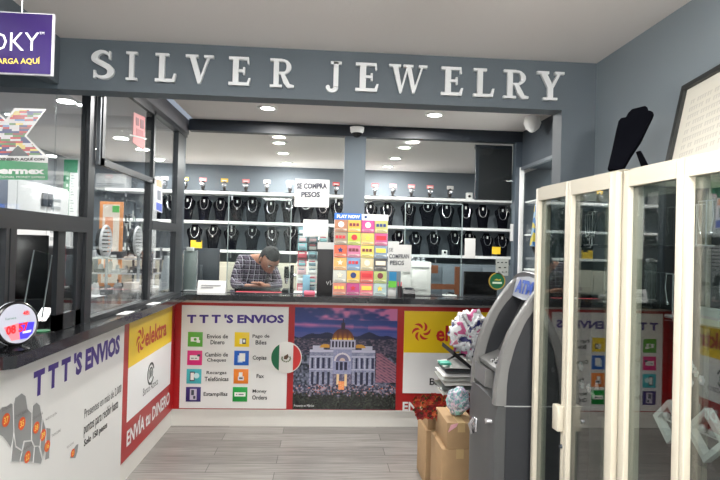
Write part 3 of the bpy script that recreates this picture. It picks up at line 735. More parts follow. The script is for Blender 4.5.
# ------------------------------------------------------------ back shelves with necklace busts and watch stands
YSH = 1.9; SZ = [2.072, 1.732, 1.402]
glasswhite = mat('white_shelf_edge', (240, 240, 240), .4)
for i, z in enumerate(SZ):
    r = empty('wall_shelf', (1.2, 2.07, z-.03), ['long white wall shelf under the row of watches, topmost', 'long white wall shelf carrying the upper row of necklace busts', 'long white wall shelf carrying the lower row of necklace busts'][i], 'shelf')
    MB().box((-1.3, YSH, z-.03), (3.5, 2.24, z), glasswhite).build('board', r)
    for x in (-1.1, .1, 1.3, 2.5, 3.4): MB().box((x, YSH+.06, z-.09), (x+.02, 2.24, z-.03), silver).build('bracket', r)
def bust_proto(wt=1.0, chain=.004, drop=.12, pend=0):
    r = empty('necklace_bust', (0, 0, 0))
    rows = [(0, .044, .030, 0), (.03, .043, .028, .004), (.12, .052, .026, .016), (.19, .068, .027, .026), (.222, .066, .026, .031), (.245, .045, .024, .036), (.268, .031, .021, .04), (.285, .027, .018, .042)]
    rings = [[(w*wt*math.cos(a), y-d*math.sin(a)*(1 if math.sin(a) > 0 else .5), z) for a in [2*PI*i/16 for i in range(16)]] for z, w, d, y in rows]
    MB().ring_tube(rings, velvet).build('bust', r, world=False)
    def fy(x, z):
        for k in range(len(rows)-1):
            if rows[k][0] <= z <= rows[k+1][0]:
                q = (z-rows[k][0])/(rows[k+1][0]-rows[k][0]); w, d, y = [rows[k][j]*(1-q)+rows[k+1][j]*q for j in (1, 2, 3)]
                return y-d*math.sqrt(max(0, 1-(x/(w*wt))**2))-.003
        return .04
    pts = []
    for i in range(25):
        a = PI*i/24; x = -.034*wt*math.cos(a)*(1+.25*math.sin(a)); z = .262-drop*math.sin(a)**.8 if 0 < i < 24 else .262
        pts.append((x*.72 if i in (0, 24) else x, fy(x*.98, max(.01, z)), z))
    MB().tube(pts, chain, silver, 5).build('necklace', r, world=False)
    zz_ = .262-drop
    if pend: MB().ball((0, fy(0, zz_-.012)-.004, zz_-.012), .011, silver, 8, (1, .5, 1.3)).build('pendant', r, world=False)
    MB().box((-.009, fy(0, .23)-.004, .215), (.009, fy(0, .23), .247), paper).build('price_tag', r, world=False)
    return r
protos = [bust_proto(1.3, .0026, .13), bust_proto(1.4, .0034, .15), bust_proto(1.35, .0028, .10, 1), bust_proto(1.45, .0042, .09)]
ords = ['first', 'second', 'third', 'fourth', 'fifth', 'sixth', 'seventh', 'eighth', 'ninth', 'tenth', 'eleventh', 'twelfth']
kinds = ['thin chain', 'thick chain', 'pendant necklace', 'chunky collar']
def place_row(us, v, z, lab, grp, seed, y=2.0):
    rr_ = random.Random(seed)
    for i, u in enumerate(us):
        k = rr_.choice([0, 0, 1, 2, 3]) if len(us) > 3 else i % 4
        p = at(u, v, 'y', y); s = rr_.uniform(.95, 1.06)
        o = copy_tree(protos[k], None, (p.x, y+rr_.uniform(-.01, .02), z), rr_.uniform(-.12, .12), 'black bust with silver %s, %s from left %s' % (kinds[k], ords[i], lab))
        o['category'] = 'jewellery bust'; o['group'] = grp; o.scale = (s, 1, s)
place_row([187, 204, 220.5, 237, 252.5, 271, 289, 306, 323, 339], 205, SZ[1], 'in upper row, left window', 'busts, upper row left', 1)
place_row([370.5, 387.5, 409, 428, 447, 466, 483, 503], 210, SZ[1], 'in upper row, right window', 'busts, upper row right', 2)
place_row([194.5, 213, 231.5, 252, 272, 291, 306, 322, 337], 235, SZ[2], 'in lower row, left window', 'busts, lower row left', 3)
place_row([399, 416, 434, 455, 470, 487.5, 502.5], 240, SZ[2], 'in lower row, right window', 'busts, lower row right', 4)
place_row([155, 171], 215, SZ[1], 'of two seen through left glazing', 'busts, left glazing', 5)
tmp_root = protos[:]
def watch_proto(c):
    r = empty('watch_stand', (0, 0, 0))
    MB().box((-.035, -.025, 0), (.035, .025, .012), blackm, bev=.003).lathe((0, 0, .012), [(.008, 0), (.008, .045)], blackm, 8).build('stand_base', r, world=False)
    w = MB().tube([(.0, .028*math.cos(a), .062+.034*math.sin(a)) for a in [2*PI*i/14 for i in range(14)]], .013, cmat((40, 34, 34), .5), 8, True); w.build('strap', r, world=False)
    MB().lathe((0, -.04, .066), [(.021, .01), (.021, 0), (.017, -.002), (.001, -.002)], silver, 16, 'y').build('watch_case', r, world=False)
    b = MB(); b.box((-.03, -.01, .098), (.03, -.006, .135), cmat(c, .5)); b.box((-.022, -.012, .108), (.022, -.01, .12), paper); b.build('brand_card', r, world=False)
    return r
wcol = {'yellow': (236, 190, 50), 'pink': (226, 130, 130), 'white': (236, 230, 226), 'red': (206, 62, 62)}
wp = {k: watch_proto(v) for k, v in wcol.items()}
for i, (u, k) in enumerate([(185, 'yellow'), (203, 'pink'), (224.5, 'yellow'), (246, 'pink'), (267, 'white'), (290, 'white'), (311, 'white'), (336, 'red'), (375, 'red'), (393, 'pink'), (411.5, 'pink'), (430, 'pink'), (450, 'white'), (165, 'white')]):
    p = at(u, 185, 'y', 1.98); o = copy_tree(wp[k], None, (p.x, 1.98, SZ[0]), .1*((i*7) % 5-2)*.5); o.scale = (1.35, 1.2, 1.15)
    o['label'] = 'wrist watch on black stand, %s card, %s from left %s' % (k, ords[i if i < 8 else i-8], 'in left window' if i < 8 else 'in right window') if i < 13 else 'wrist watch on a black stand seen through the left glazing'
    o['category'] = 'watch'; o['group'] = 'watches on the top shelf'
def kill(o):
    for c in list(o.children): kill(c)
    bpy.data.objects.remove(o)
for o in protos+list(wp.values()): kill(o)

# low furniture under the shelves
cb = empty('low_cabinet', (.2, 1.95, 0), 'beige low cabinet under the shelves behind the man', 'cabinet')
beige = mat('beige_laminate', (186, 180, 164), .5)
MB().box((-1.2, 1.72, 0), (1.15, 2.2, 1.26), beige, bev=.005).build('body', cb)
for i in range(5):
    x = -1.18+i*.465; MB().box((x, 1.705, .1), (x+.455, 1.72, 1.22), beige, bev=.003).build('door', cb)
    MB().box((x+.18, 1.69, 1.12), (x+.28, 1.706, 1.14), paper).build('handle', cb)
cr_ = empty('low_cabinet', (2.4, 1.95, 0), 'slate grey low cabinet under the right half of the shelves', 'cabinet')
MB().box((1.6, 1.8, 0), (3.5, 2.2, 1.30), mat('slate_laminate', (104, 114, 122), .5), bev=.005).build('body', cr_)
for i in range(4): MB().box((1.62+i*.47, 1.785, .1), (2.07+i*.47, 1.8, 1.27), MATS['slate_laminate'], bev=.003).build('door', cr_)
wc = empty('white_cupboard', (1.35, 1.8, 0), 'tall cream cupboard standing right behind the man', 'cupboard')
MB().box((.9, 1.35, 0), (1.32, 1.68, 1.30), mat('cream_laminate', (226, 224, 208), .5), bev=.006).build('body', wc)
MB().box((.91, 1.335, .68), (1.31, 1.35, 1.27), MATS['cream_laminate'], bev=.003).build('door', wc); MB().box((.91, 1.335, .08), (1.31, 1.35, .66), MATS['cream_laminate'], bev=.003).build('door', wc)
MB().box((1.26, 1.32, .9), (1.275, 1.336, 1.0), silver).build('handle', wc)

# brown wooden chair
chm = mat('brown_wood', (120, 72, 46), .45, noise=.3, nscale=14)
pc = at(447, 285, 'y', 1.25)
ch = empty('wooden_chair', (pc.x, 1.45, 0), 'brown wooden high-back chair behind the right back window', 'chair')
x0, y0 = pc.x, 1.45
for sx in (-.2, .2):
    MB().box((x0+sx-.02, y0-.22, 0), (x0+sx+.02, y0-.18, .62), chm).build('leg', ch)
    MB().box((x0+sx-.02, y0+.18, 0), (x0+sx+.02, y0+.22, .62), chm).build('leg', ch)
MB().box((x0-.23, y0-.24, .62), (x0+.23, y0+.24, .66), chm, bev=.01).build('seat', ch)
bb_ = MB()
for sx in (-.2, .2): bb_.box((x0+sx-.025, y0+.17, .66), (x0+sx+.025, y0+.21, 1.28), chm)
bb_.box((x0-.2, y0+.18, 1.02), (x0+.2, y0+.2, 1.08), chm).box((x0-.2, y0+.18, 1.2), (x0-.02, y0+.2, 1.29), chm)
bb_.build('backrest', ch)

# ------------------------------------------------------------ the man at work behind the counter
def skin_obj(name, verts, edges, radii, m, parent, sub=2, root=0):
    w = wloc(parent)
    me = bpy.data.meshes.new(name); me.from_pydata([tuple(Vector(v)-w) for v in verts], edges, []); me.materials.append(m)
    o = bpy.data.objects.new(name, me); COL.objects.link(o); o.parent = parent
    o.modifiers.new('skin', 'SKIN').use_smooth_shade = True
    for i, r in enumerate(radii):
        sv = me.skin_vertices[0].data[i]; sv.radius = (r, r) if not isinstance(r, tuple) else r; sv.use_root = (i == root)
    s = o.modifiers.new('sub', 'SUBSURF'); s.levels = sub; s.render_levels = sub
    return o
mx_, my_ = at(257, 285, 'y', .98).x, .98
man = empty('person', (mx_, my_, 0), 'man with short dark hair and plaid shirt bending over his work behind the counter', 'person')
hd = at(269.5, 259.5, 'y', .8)
_up = .05
J = dict(pel=(mx_-.02, my_+.08, .88), sp=(mx_-.03, my_+.05, 1.03), ch=(mx_-.03, my_-.01, 1.2), nk=(mx_+.055, my_-.09, 1.295),
         hd=(hd.x-.01, hd.y+.02, hd.z-.01),
         sL=(mx_-.155, my_-.03, 1.255), eL=(mx_-.2, my_-.12, 1.03), wL=(mx_-.02, my_-.3, 1.035), hL=(mx_+.04, my_-.34, 1.045),
         sR=(mx_+.13, my_-.0, 1.215), eR=(mx_+.22, my_-.1, 1.02), wR=(mx_+.1, my_-.3, 1.045), hR=(mx_+.06, my_-.35, 1.07),
         hpL=(mx_-.11, my_+.08, .84), kL=(mx_-.12, my_+.02, .46), aL=(mx_-.13, my_+.08, .09), tL=(mx_-.14, my_-.08, .035),
         hpR=(mx_+.09, my_+.08, .84), kR=(mx_+.1, my_+.02, .46), aR=(mx_+.11, my_+.08, .09), tR=(mx_+.12, my_-.08, .035))
for k in ('ch', 'nk', 'sL', 'sR', 'eL', 'eR', 'wL', 'wR', 'hL', 'hR'): J[k] = (J[k][0], J[k][1], J[k][2]+(_up if k[0] in 'cns' else .04))
order = list(J); V = [J[k] for k in order]; ix = {k: i for i, k in enumerate(order)}
E_ = [('pel', 'sp'), ('sp', 'ch'), ('ch', 'nk'), ('nk', 'hd'), ('ch', 'sL'), ('sL', 'eL'), ('eL', 'wL'), ('wL', 'hL'), ('ch', 'sR'), ('sR', 'eR'), ('eR', 'wR'), ('wR', 'hR'), ('pel', 'hpL'), ('hpL', 'kL'), ('kL', 'aL'), ('aL', 'tL'), ('pel', 'hpR'), ('hpR', 'kR'), ('kR', 'aR'), ('aR', 'tR')]
rad = dict(pel=.13, sp=.12, ch=.12, nk=.052, hd=.05, sL=.055, eL=.042, wL=.028, hL=.032, sR=.055, eR=.042, wR=.028, hR=.032, hpL=.085, kL=.058, aL=.038, tL=.036, hpR=.085, kR=.058, aR=.038, tR=.036)
# fingers as chains rooted in the palms
for sd, sg in (('L', 1), ('R', -1)):
    h = Vector(J['h'+sd]); w = Vector(J['w'+sd]); d = (h-w).normalized(); sdv = d.cross(Vector((0, 0, 1))).normalized()
    for k in range(5):
        if k < 4:
            a = h+sdv*(.012*(k-1.5)*2)+d*.02; b = a+d*(.034+.006*(1.5-abs(k-1.5)))+Vector((0, 0, -.004)); c = b+d*.018+Vector((0, 0, -.014))
        else:
            a = h-d*.01-sdv*sg*.03; b = a-sdv*sg*.02+d*.022; c = b+d*.018-Vector((0, 0, .008))
        for n_, p in (('a', a), ('b', b), ('c', c)): ix[sd+str(k)+n_] = len(V); V.append(tuple(p)); order.append(sd+str(k)+n_); rad[sd+str(k)+n_] = .0085 if n_ != 'c' else .007
        E_ += [('h'+sd, sd+str(k)+'a'), (sd+str(k)+'a', sd+str(k)+'b'), (sd+str(k)+'b', sd+str(k)+'c')]
skin_obj('body', V, [(ix[a], ix[b]) for a, b in E_], [rad[k]*(.93 if k in ('pel', 'sp', 'ch', 'sL', 'sR', 'eL', 'eR') else 1) for k in order], skin, man)
# plaid shirt
pm = bpy.data.materials.new('plaid_shirt_cloth'); pm.use_nodes = True; nt = pm.node_tree; b = nt.nodes['Principled BSDF']; b.inputs['Roughness'].default_value = .9
tc = nt.nodes.new('ShaderNodeTexCoord'); sep = nt.nodes.new('ShaderNodeSeparateXYZ'); nt.links.new(tc.outputs['Object'], sep.inputs[0])
def stripes(sock, freq, thr):
    mu = nt.nodes.new('ShaderNodeMath'); mu.operation = 'MULTIPLY'; mu.inputs[1].default_value = freq; nt.links.new(sock, mu.inputs[0])
    fr = nt.nodes.new('ShaderNodeMath'); fr.operation = 'FRACT'; nt.links.new(mu.outputs[0], fr.inputs[0])
    g = nt.nodes.new('ShaderNodeMath'); g.operation = 'LESS_THAN'; g.inputs[1].default_value = thr; nt.links.new(fr.outputs[0], g.inputs[0]); return g
adx = nt.nodes.new('ShaderNodeMath'); adx.operation = 'ADD'; nt.links.new(sep.outputs[0], adx.inputs[0]); nt.links.new(sep.outputs[1], adx.inputs[1])
cur = None
for sock, fq, th, c in ((adx.outputs[0], 22, .34, (44, 32, 46)), (sep.outputs[2], 22, .34, (40, 30, 44)), (adx.outputs[0], 22, .08, (206, 196, 206)), (sep.outputs[2], 22, .08, (210, 200, 210))):
    g = stripes(sock, fq, th); mxn = nt.nodes.new('ShaderNodeMix'); mxn.data_type = 'RGBA'
    if cur is None: mxn.inputs[6].default_value = (*lin((98, 84, 100)), 1)
    else: nt.links.new(cur, mxn.inputs[6])
    mxn.inputs[7].default_value = (*lin(c), 1); nt.links.new(g.outputs[0], mxn.inputs[0]); cur = mxn.outputs[2]
nt.links.new(cur, b.inputs['Base Color'])
so = ['pel', 'sp', 'ch', 'nk', 'sL', 'eL', 'sR', 'eR', 'wL', 'wR']; sv = [Vector(J[k]) for k in so]
sv[3] = Vector(J['ch']).lerp(Vector(J['nk']), .75); sv[8] = Vector(J['eL']).lerp(Vector(J['wL']), .8); sv[9] = Vector(J['eR']).lerp(Vector(J['wR']), .8)
skin_obj('shirt', sv, [(0, 1), (1, 2), (2, 3), (2, 4), (4, 5), (2, 6), (6, 7), (5, 8), (7, 9)], [.15, .142, .142, .072, .078, .06, .075, .058, .046, .046], pm, man)
tv = [Vector(J[k]) for k in ('pel', 'hpL', 'kL', 'aL', 'hpR', 'kR', 'aR')]
skin_obj('trousers', tv, [(0, 1), (1, 2), (2, 3), (0, 4), (4, 5), (5, 6)], [.145, .1, .075, .06, .1, .075, .06], cmat((44, 50, 66), .9), man)
for k in ('L', 'R'):
    a = Vector(J['a'+k]); q = Vector(J['t'+k]); MB().ball(((a.x+q.x)/2, (a.y+q.y)/2-.01, .05), .05, blackr, 12, (1, 2.5, 1)).build('shoe', man)
# head: face turned down and to his left
def face_head(mb, T, m):
    seg, R = 32, 24; vs = []
    for i in range(R+1):
        th = PI*i/R
        for j in range(seg):
            ph = 2*PI*j/seg; x = math.sin(th)*math.sin(ph); y = -math.sin(th)*math.cos(ph); z = math.cos(th)
            w = .074*(1-.22*max(0, -z)**1.5); d = .093; h = .116
            p = Vector((x*w, y*d, z*h))
            if y < 0:
                g = lambda cx, cz, s: math.exp(-((x-cx)**2+(z-cz)**2)/s**2)
                p.y -= .022*math.exp(-(x/.13)**2-((z+.18)/.2)**2)      # nose
                p.y -= .006*g(0, -.52, .22); p.y -= .008*g(0, -.82, .3)  # lips, chin
                p.y += .009*(g(.36, .04, .2)+g(-.36, .04, .2))           # sockets
                p.y -= .005*math.exp(-((z-.26)/.12)**2)*(1 if abs(x) < .7 else 0)
            vs.append(p)
    fs = [(i*seg+j, (i+1)*seg+j, (i+1)*seg+(j+1) % seg, i*seg+(j+1) % seg) for i in range(R) for j in range(seg)]
    mb.add(vs, fs, m, True, T)
    for sx in (-1, 1):
        mb.ball((sx*.076, .004, .0), .022, m, 10, (.35, .7, 1.25), T=T)
HT = Matrix.Translation(hd) @ Matrix.Rotation(math.radians(30), 4, 'Z') @ Matrix.Rotation(math.radians(48), 4, 'X') @ Matrix.Scale(1.17, 4)
hm = MB(); face_head(hm, HT, skin)
for sx in (-1, 1):
    hm.ball((sx*.027, -.074, .006), .0115, cmat((236, 230, 226), .3), 10, T=HT); hm.ball((sx*.027, -.084, .004), .0055, blackm, 8, T=HT)
    hm.tube([(sx*.014, -.094, .028), (sx*.028, -.094, .034), (sx*.044, -.084, .028)], .004, cmat((40, 30, 26), .9), 6, T=HT)
hm.tube([(-.024, -.088, -.058), (-.01, -.096, -.057), (.01, -.096, -.057), (.024, -.088, -.058)], .0045, cmat((150, 84, 78), .5), 6, T=HT)
hm.build('head', man)
hr = MB(); seg, R = 36, 16; vs = []; rh = random.Random(9)
hair = mat('dark_hair', (40, 36, 36), .85, noise=.5, nscale=120, bump=.4)
for i in range(R+1):
    th = PI*.62*i/R
    for j in range(seg):
        ph = 2*PI*j/seg; x = math.sin(th)*math.sin(ph); y = -math.sin(th)*math.cos(ph); z = math.cos(th); k = 1+rh.uniform(-.018, .018)
        lift = 0
        if y < -.1 and z < .55: k *= .86      # hairline: tuck under the brow
        vs.append(Vector((x*.0805*k, y*.099*k+.003, z*.124*k)))
hr.add(vs, [(i*seg+j, (i+1)*seg+j, (i+1)*seg+(j+1) % seg, i*seg+(j+1) % seg) for i in range(R) for j in range(seg)], hair, True, HT)
hr.build('hair', man)
# his work surface items
wt = empty('jeweller_tray', (.64, .34, H), 'long black tray with a metal rim lying in front of the man', 'tray')
A = at(236, 290, 'y', .3); B = at(280, 286.5, 'y', .3)
MB().box((A.x, .22, H), (B.x, .40, H+.03), blackm, bev=.004).build('tray', wt)
MB().box((A.x, .225, H+.03), (B.x, .232, H+.055), acry).build('guard', wt)
MB().box((A.x+.02, .14, H+.0005), (B.x+.02, .25, H+.004), cmat((196, 58, 70), .6)).build('counter_mat', None, 'red mat lying on the counter in front of the black tray', 'mat')
ms = empty('microscope', (.93, .5, H), 'black bench microscope beside the man\'s head', 'microscope')
px = at(284, 280, 'y', .3).x+.03
MB().box((px-.04, .22, H), (px+.06, .40, H+.025), blackm, bev=.004).build('base', ms)
MB().box((px+.02, .34, H+.025), (px+.05, .39, H+.23), blackm, bev=.004).build('column', ms)
mm = MB().box((px-.03, .27, H+.12), (px+.04, .37, H+.17), blackm, bev=.006); mm.lathe((px-.01, .29, H+.07), [(.012, 0), (.018, .05)], silver, 14); mm.lathe((px-.01, .29, H+.17), [(.022, 0), (.018, .05)], blackm, 14); mm.build('optical_head', ms)
MB().lathe((px+.05, .37, H+.14), [(.012, 0), (.012, .02)], silver, 12, 'x').build('focus_knob', ms)

# ------------------------------------------------------------ things on the back counter
YK = YG+.124-.12
# ticket dispenser
TL_ = at(334.6, 213, 'y', -.0); TR_ = at(388.3, 214.5, 'y', 0)
tx0, tx1, tz1 = TL_.x, TR_.x, TL_.z; hgt = .052
td = empty('ticket_dispenser', ((tx0+tx1)/2, .03, H), 'clear lottery ticket dispenser with PLAY NOW header and four colourful columns on the counter', 'dispenser')
MB().box((tx0, .0, H), (tx1, .075, tz1-hgt), mat('dispenser_acrylic', (206, 210, 212), .2), bev=.004).build('body', td)
xm = (tx0+tx1)/2
bh = MB().box((tx0, -.006, tz1-hgt), (xm, .03, tz1), cmat((36, 104, 190), .4)); text(bh, 'PLAY NOW', (tx0+.02, -.006, tz1-hgt+.012), (xm-.012, -.006, tz1-hgt+.012), (tx0+.02, -.006, tz1-.012), whitep, NB, .001, .04)
bh.build('header_card', td, 'blue header card reading PLAY NOW')
bh = MB().box((xm+.003, -.006, tz1-hgt), (tx1, .03, tz1-.003), whitep); bh.lathe((xm+.035, -.0065, tz1-.026), [(.001, -.001), (.012, -.001), (.012, 0)], cmat((30, 60, 110), .4), 14, 'y')
text(bh, 'Powerball', (xm+.06, -.006, tz1-hgt+.016), (tx1-.02, -.006, tz1-hgt+.016), (xm+.06, -.006, tz1-.018), cmat((120, 160, 210), .4), NB, .001)
bh.build('header_card', td, 'white header card with a small blue badge')
tc_ = [[(168, 108, 76), (238, 178, 60), (196, 46, 130), (176, 176, 96)], [(150, 132, 110), (176, 196, 60), (232, 190, 92), (196, 70, 130)],
       [(224, 84, 50), (206, 108, 150), (236, 214, 90), (120, 150, 180)], [(240, 170, 90), (112, 158, 208), (220, 206, 160), (54, 58, 66)],
       [(206, 212, 204), (244, 196, 80), (232, 74, 70), (176, 196, 110)], [(222, 130, 110), (190, 52, 130), (232, 110, 130), (170, 202, 206)]]
ta = [(255, 236, 210), (120, 50, 60), (240, 240, 240), (40, 60, 120), (250, 220, 90), (210, 50, 60)]
cw = (tx1-tx0)/4; chh = (tz1-hgt-H-.006)/6
rt = random.Random(12)
for r_i in range(6):
    for c_i in range(4):
        c = tc_[r_i][c_i]; a = tx0+c_i*cw+.003; z1 = tz1-hgt-.003-r_i*chh; tk = MB(); w, h = cw-.006, chh-.006
        c = tuple(int(k) for k in mixc(c, (190, 176, 160), .18)); tk.box((a, -.012, z1-h), (a+w, 0, z1), cmat(c, .4))
        y = -.0125; base = cmat(tuple(max(0, int(k*.72)) for k in c), .4)
        tk.box((a+.006, y-.0005, z1-h+.008), (a+w-.006, y, z1-h+.026), cmat(mixc(c, (255, 255, 255), .55), .4) if False else cmat(tuple(int(k) for k in mixc(c, (255, 250, 236), .6)), .4))
        k = rt.randrange(4); A1 = cmat(ta[rt.randrange(6)], .4)
        if k == 0: tk.box((a+.012, y-.001, z1-h*.55), (a+w-.012, y, z1-h*.2), A1)
        elif k == 1: tk.prism([(a+w/2+.026*math.cos(q*PI/5+PI/2)*(1 if q % 2 == 0 else .45), y, z1-h*.4+.026*math.sin(q*PI/5+PI/2)*(1 if q % 2 == 0 else .45)) for q in range(10)], (0, -.001, 0), A1)
        elif k == 2:
            for q in range(3): tk.box((a+.01+q*(w-.02)/3, y-.001, z1-h*.5), (a+.004+(q+1)*(w-.02)/3, y, z1-h*.25), A1)
        else: tk.lathe((a+w/2, y-.001, z1-h*.38), [(.001, 0), (.024, 0), (.024, .001)], A1, 16, 'y')
        for q in range(3): tk.box((a+.01, y-.0012, z1-h+.011+q*.005), (a+w-.012-q*.012, y-.0005, z1-h+.0135+q*.005), base)
        tk.build('ticket', td)

def note(name, u0, v0, u1, v1, y, label, cat, m=mat('notice_paper', (206, 206, 203), .9, spec=.1), lines=None, th=.002, tilt=0):
    A = at(u0, v1, 'y', y); B = at(u1, v0, 'y', y)
    r = empty(name, ((A.x+B.x)/2, y, A.z), label, cat)
    MB().box((A.x, y-th, A.z), (B.x, y, B.z), m).build('sheet', r)
    if lines:
        t = MB()
        for (st, a0, b0, a1, b1, mm, bo) in lines: ptext(t, st, a0, b0, a1, b1, 'y', y-th, mm, NB, .0025, bo)
        t.build('handwriting' if name == 'handwritten_notice' else 'lettering', r)
    return r
GF = YG+.0075
pen = cmat((74, 74, 84), .6); ink2 = cmat((70, 72, 80), .6)
note('handwritten_notice', 294.5, 180, 329.5, 206.5, GF, 'white handwritten notice SE COMPRA PESOS taped high inside the left back window', 'notice', lines=[('SE COMPRA', 296.5, 183, 327, 189, ink2, .05), ('PESOS', 301, 191.5, 320, 197.5, ink2, .05)])
note('blank_notice', 303, 220, 328.3, 236.3, GF, 'blank white sheet taped on the left back window below the handwritten notice', 'notice')
note('small_notice', 317.5, 242.5, 334, 249, GF, 'small white label sheet above the black board by the ticket dispenser', 'notice')
note('handwritten_notice', 387.5, 245, 411.5, 271, GF, 'white handwritten notice reading SE COMPRAN PESOS right of the ticket dispenser', 'notice', lines=[('SE', 389, 248, 393, 251.5, ink2, 0), ('COMPRAN', 389, 254, 409, 258.5, ink2, .02), ('PESOS', 390, 260.5, 404, 265, ink2, .02)])
note('blank_notice', 388, 241.5, 399, 246, GF+.004, 'white sheet peeking out above the SE COMPRAN PESOS notice', 'notice')
note('blank_notice', 464.5, 238.5, 475.5, 258, GF, 'narrow blank white sheet taped to the right back window', 'notice')
note('yellow_note', 492, 247, 500.5, 254, GF, 'small bright yellow note on the right end of the back window', 'note', cmat((246, 206, 50), .6))
note('printed_notice', 495.5, 259, 508.5, 275.5, GF, 'grey printed notice on the right end of the back window', 'notice', cmat((178, 182, 176), .6), [('OPEN HOURS', 497, 261.5, 507, 264, ink, .02), ('9 - 7', 498, 267, 506, 269.5, ink, .0)] if False else [('- - -', 497, 262, 507, 263, ink, .04), ('- -', 498.5, 267, 506, 268, ink, .0), ('- - -', 498, 271.5, 507, 272.3, ink, .0)])
note('white_tag', 510, 224, 513.5, 241, YG+.0, 'small white tag on the right post of the back window', 'tag', paper)
c = at(497, 281.2, 'y', GF); R_ = .073
gs = empty('round_sticker', (c.x, GF, c.z-R_), 'round green sticker with a yellow rim on the back window beside the ATM', 'sticker')
MB().lathe((c.x, GF-.002, c.z), [(.001, 0), (R_, 0), (R_, .002)], cmat((196, 160, 66), .4), 30, 'y').build('rim', gs)
g2 = MB().lathe((c.x, GF-.003, c.z), [(.001, 0), (R_-.009, 0), (R_-.009, .001)], cmat((28, 104, 66), .4), 30, 'y')
g2.box((c.x-.04, GF-.004, c.z-.022), (c.x+.042, GF-.0032, c.z-.006), cmat((224, 236, 214), .4))
g2.prism([(c.x-.03, GF-.0035, c.z+.008), (c.x-.004, GF-.0035, c.z+.022), (c.x+.01, GF-.0035, c.z+.014), (c.x+.034, GF-.0035, c.z+.02), (c.x+.03, GF-.0035, c.z+.006)], (0, -.001, 0), cmat((206, 186, 76), .4)); g2.build('face', gs)

# folder card on the left end, monitor and stand behind it
A = at(197, 292.5, 'y', .05); B = at(225.5, 281, 'y', .05)
cd_ = empty('tent_card', ((A.x+B.x)/2, .05, H), 'small white printed tent card at the left end of the back counter', 'card')
MB().prism([(A.x, .05, H), (A.x, .052, H), (A.x, .085, B.z), (A.x, .083, B.z)], (B.x-A.x, 0, 0), paper).prism([(A.x, .118, H), (A.x, .12, H), (A.x, .086, B.z), (A.x, .084, B.z)], (B.x-A.x, 0, 0), paper).build('card', cd_)
t = MB(); text(t, 'RECARGAS', (A.x+.03, .057, H+.055), (B.x-.05, .057, H+.055), (A.x+.03, .066, H+.066), ink2, NB, .002) if False else None
t.box((A.x+.03, .063, H+.058), (B.x-.04, .066, H+.062), ink2).box((A.x+.03, .058, H+.040), (B.x-.1, .062, H+.044), ink2); t.build('printed_lines', cd_)
def monitor(x, y, z, w, h, rz, label, stand=.14, cat='monitor', face=blackm, backside=blackm):
    r = empty('computer_monitor', (x, y, z), label, cat, rz=rz)
    MB().box((-w/2, -.02, stand), (w/2, .0, stand+h), backside, bev=.006).build('housing', r, world=False)
    MB().box((-w/2+.012, -.023, stand+.014), (w/2-.012, -.0202, stand+h-.012), face).build('screen', r, world=False)
    MB().box((-.025, 0, .01), (.025, .03, stand+h*.5), backside, bev=.004).build('stand', r, world=False)
    MB().box((-.11, -.08, 0), (.11, .09, .012), backside, bev=.004).build('foot', r, world=False)
    return r
dkg = mat('dark_grey_plastic', (52, 58, 66), .4)
pM = at(200, 268, 'y', .34); monitor(pM.x+.0, .335, H, .33, .29, PI+.12, 'dark grey monitor seen from behind at the left end of the back counter', .07, face=dkg, backside=dkg)
p = at(196.5, 239, 'y', .3)
pt = empty('card_terminal', (.1, .2, H), 'upright grey terminal with a light rim at the left end of the back counter', 'terminal')
A = at(179.5, 289, 'y', .16); B = at(197, 251, 'y', .16)
MB().box((A.x+.03, .16, H), (B.x, .19, B.z), mat('grey_screen_glass', (116, 126, 126), .25), bev=.006).build('screen', pt)
MB().box((A.x+.022, .163, H), (A.x+.034, .195, B.z+.006), silver).box((B.x-.004, .163, H), (B.x+.008, .195, B.z+.006), silver).box((A.x+.05, .15, B.z-.004), (B.x-.03, .2, B.z+.03), mat('light_grey_plastic', (170, 174, 174), .4), bev=.004).build('frame', pt)
MB().box((A.x+.04, .13, H), (B.x+.02, .24, H+.012), MATS['light_grey_plastic'], bev=.003).build('foot', pt)
A = at(177, 288, 'y', .25); B = at(183, 254, 'y', .25)
MB().box((A.x+.02, .25, H), (B.x+.03, .3, B.z), cmat((206, 196, 180), .6), bev=.003).build('papers', None, 'cream bundle of papers leaning behind the grey terminal', 'papers')
A = at(191.5, 243, 'y', 1.95); B = at(202.5, 235, 'y', 1.95)
yb = empty('yellow_box', ((A.x+B.x)/2, 1.93, SZ[2]), 'yellow box on the lowest shelf above the dark monitor', 'box')
MB().box((A.x, 1.905, SZ[2]), (B.x, 1.95, SZ[2]+.10), cmat((240, 200, 50), .5), bev=.002).build('carton', yb)
MB().box((A.x+.06, 1.903, SZ[2]+.08), (B.x, 1.9045, SZ[2]+.1), ink).build('label', yb)

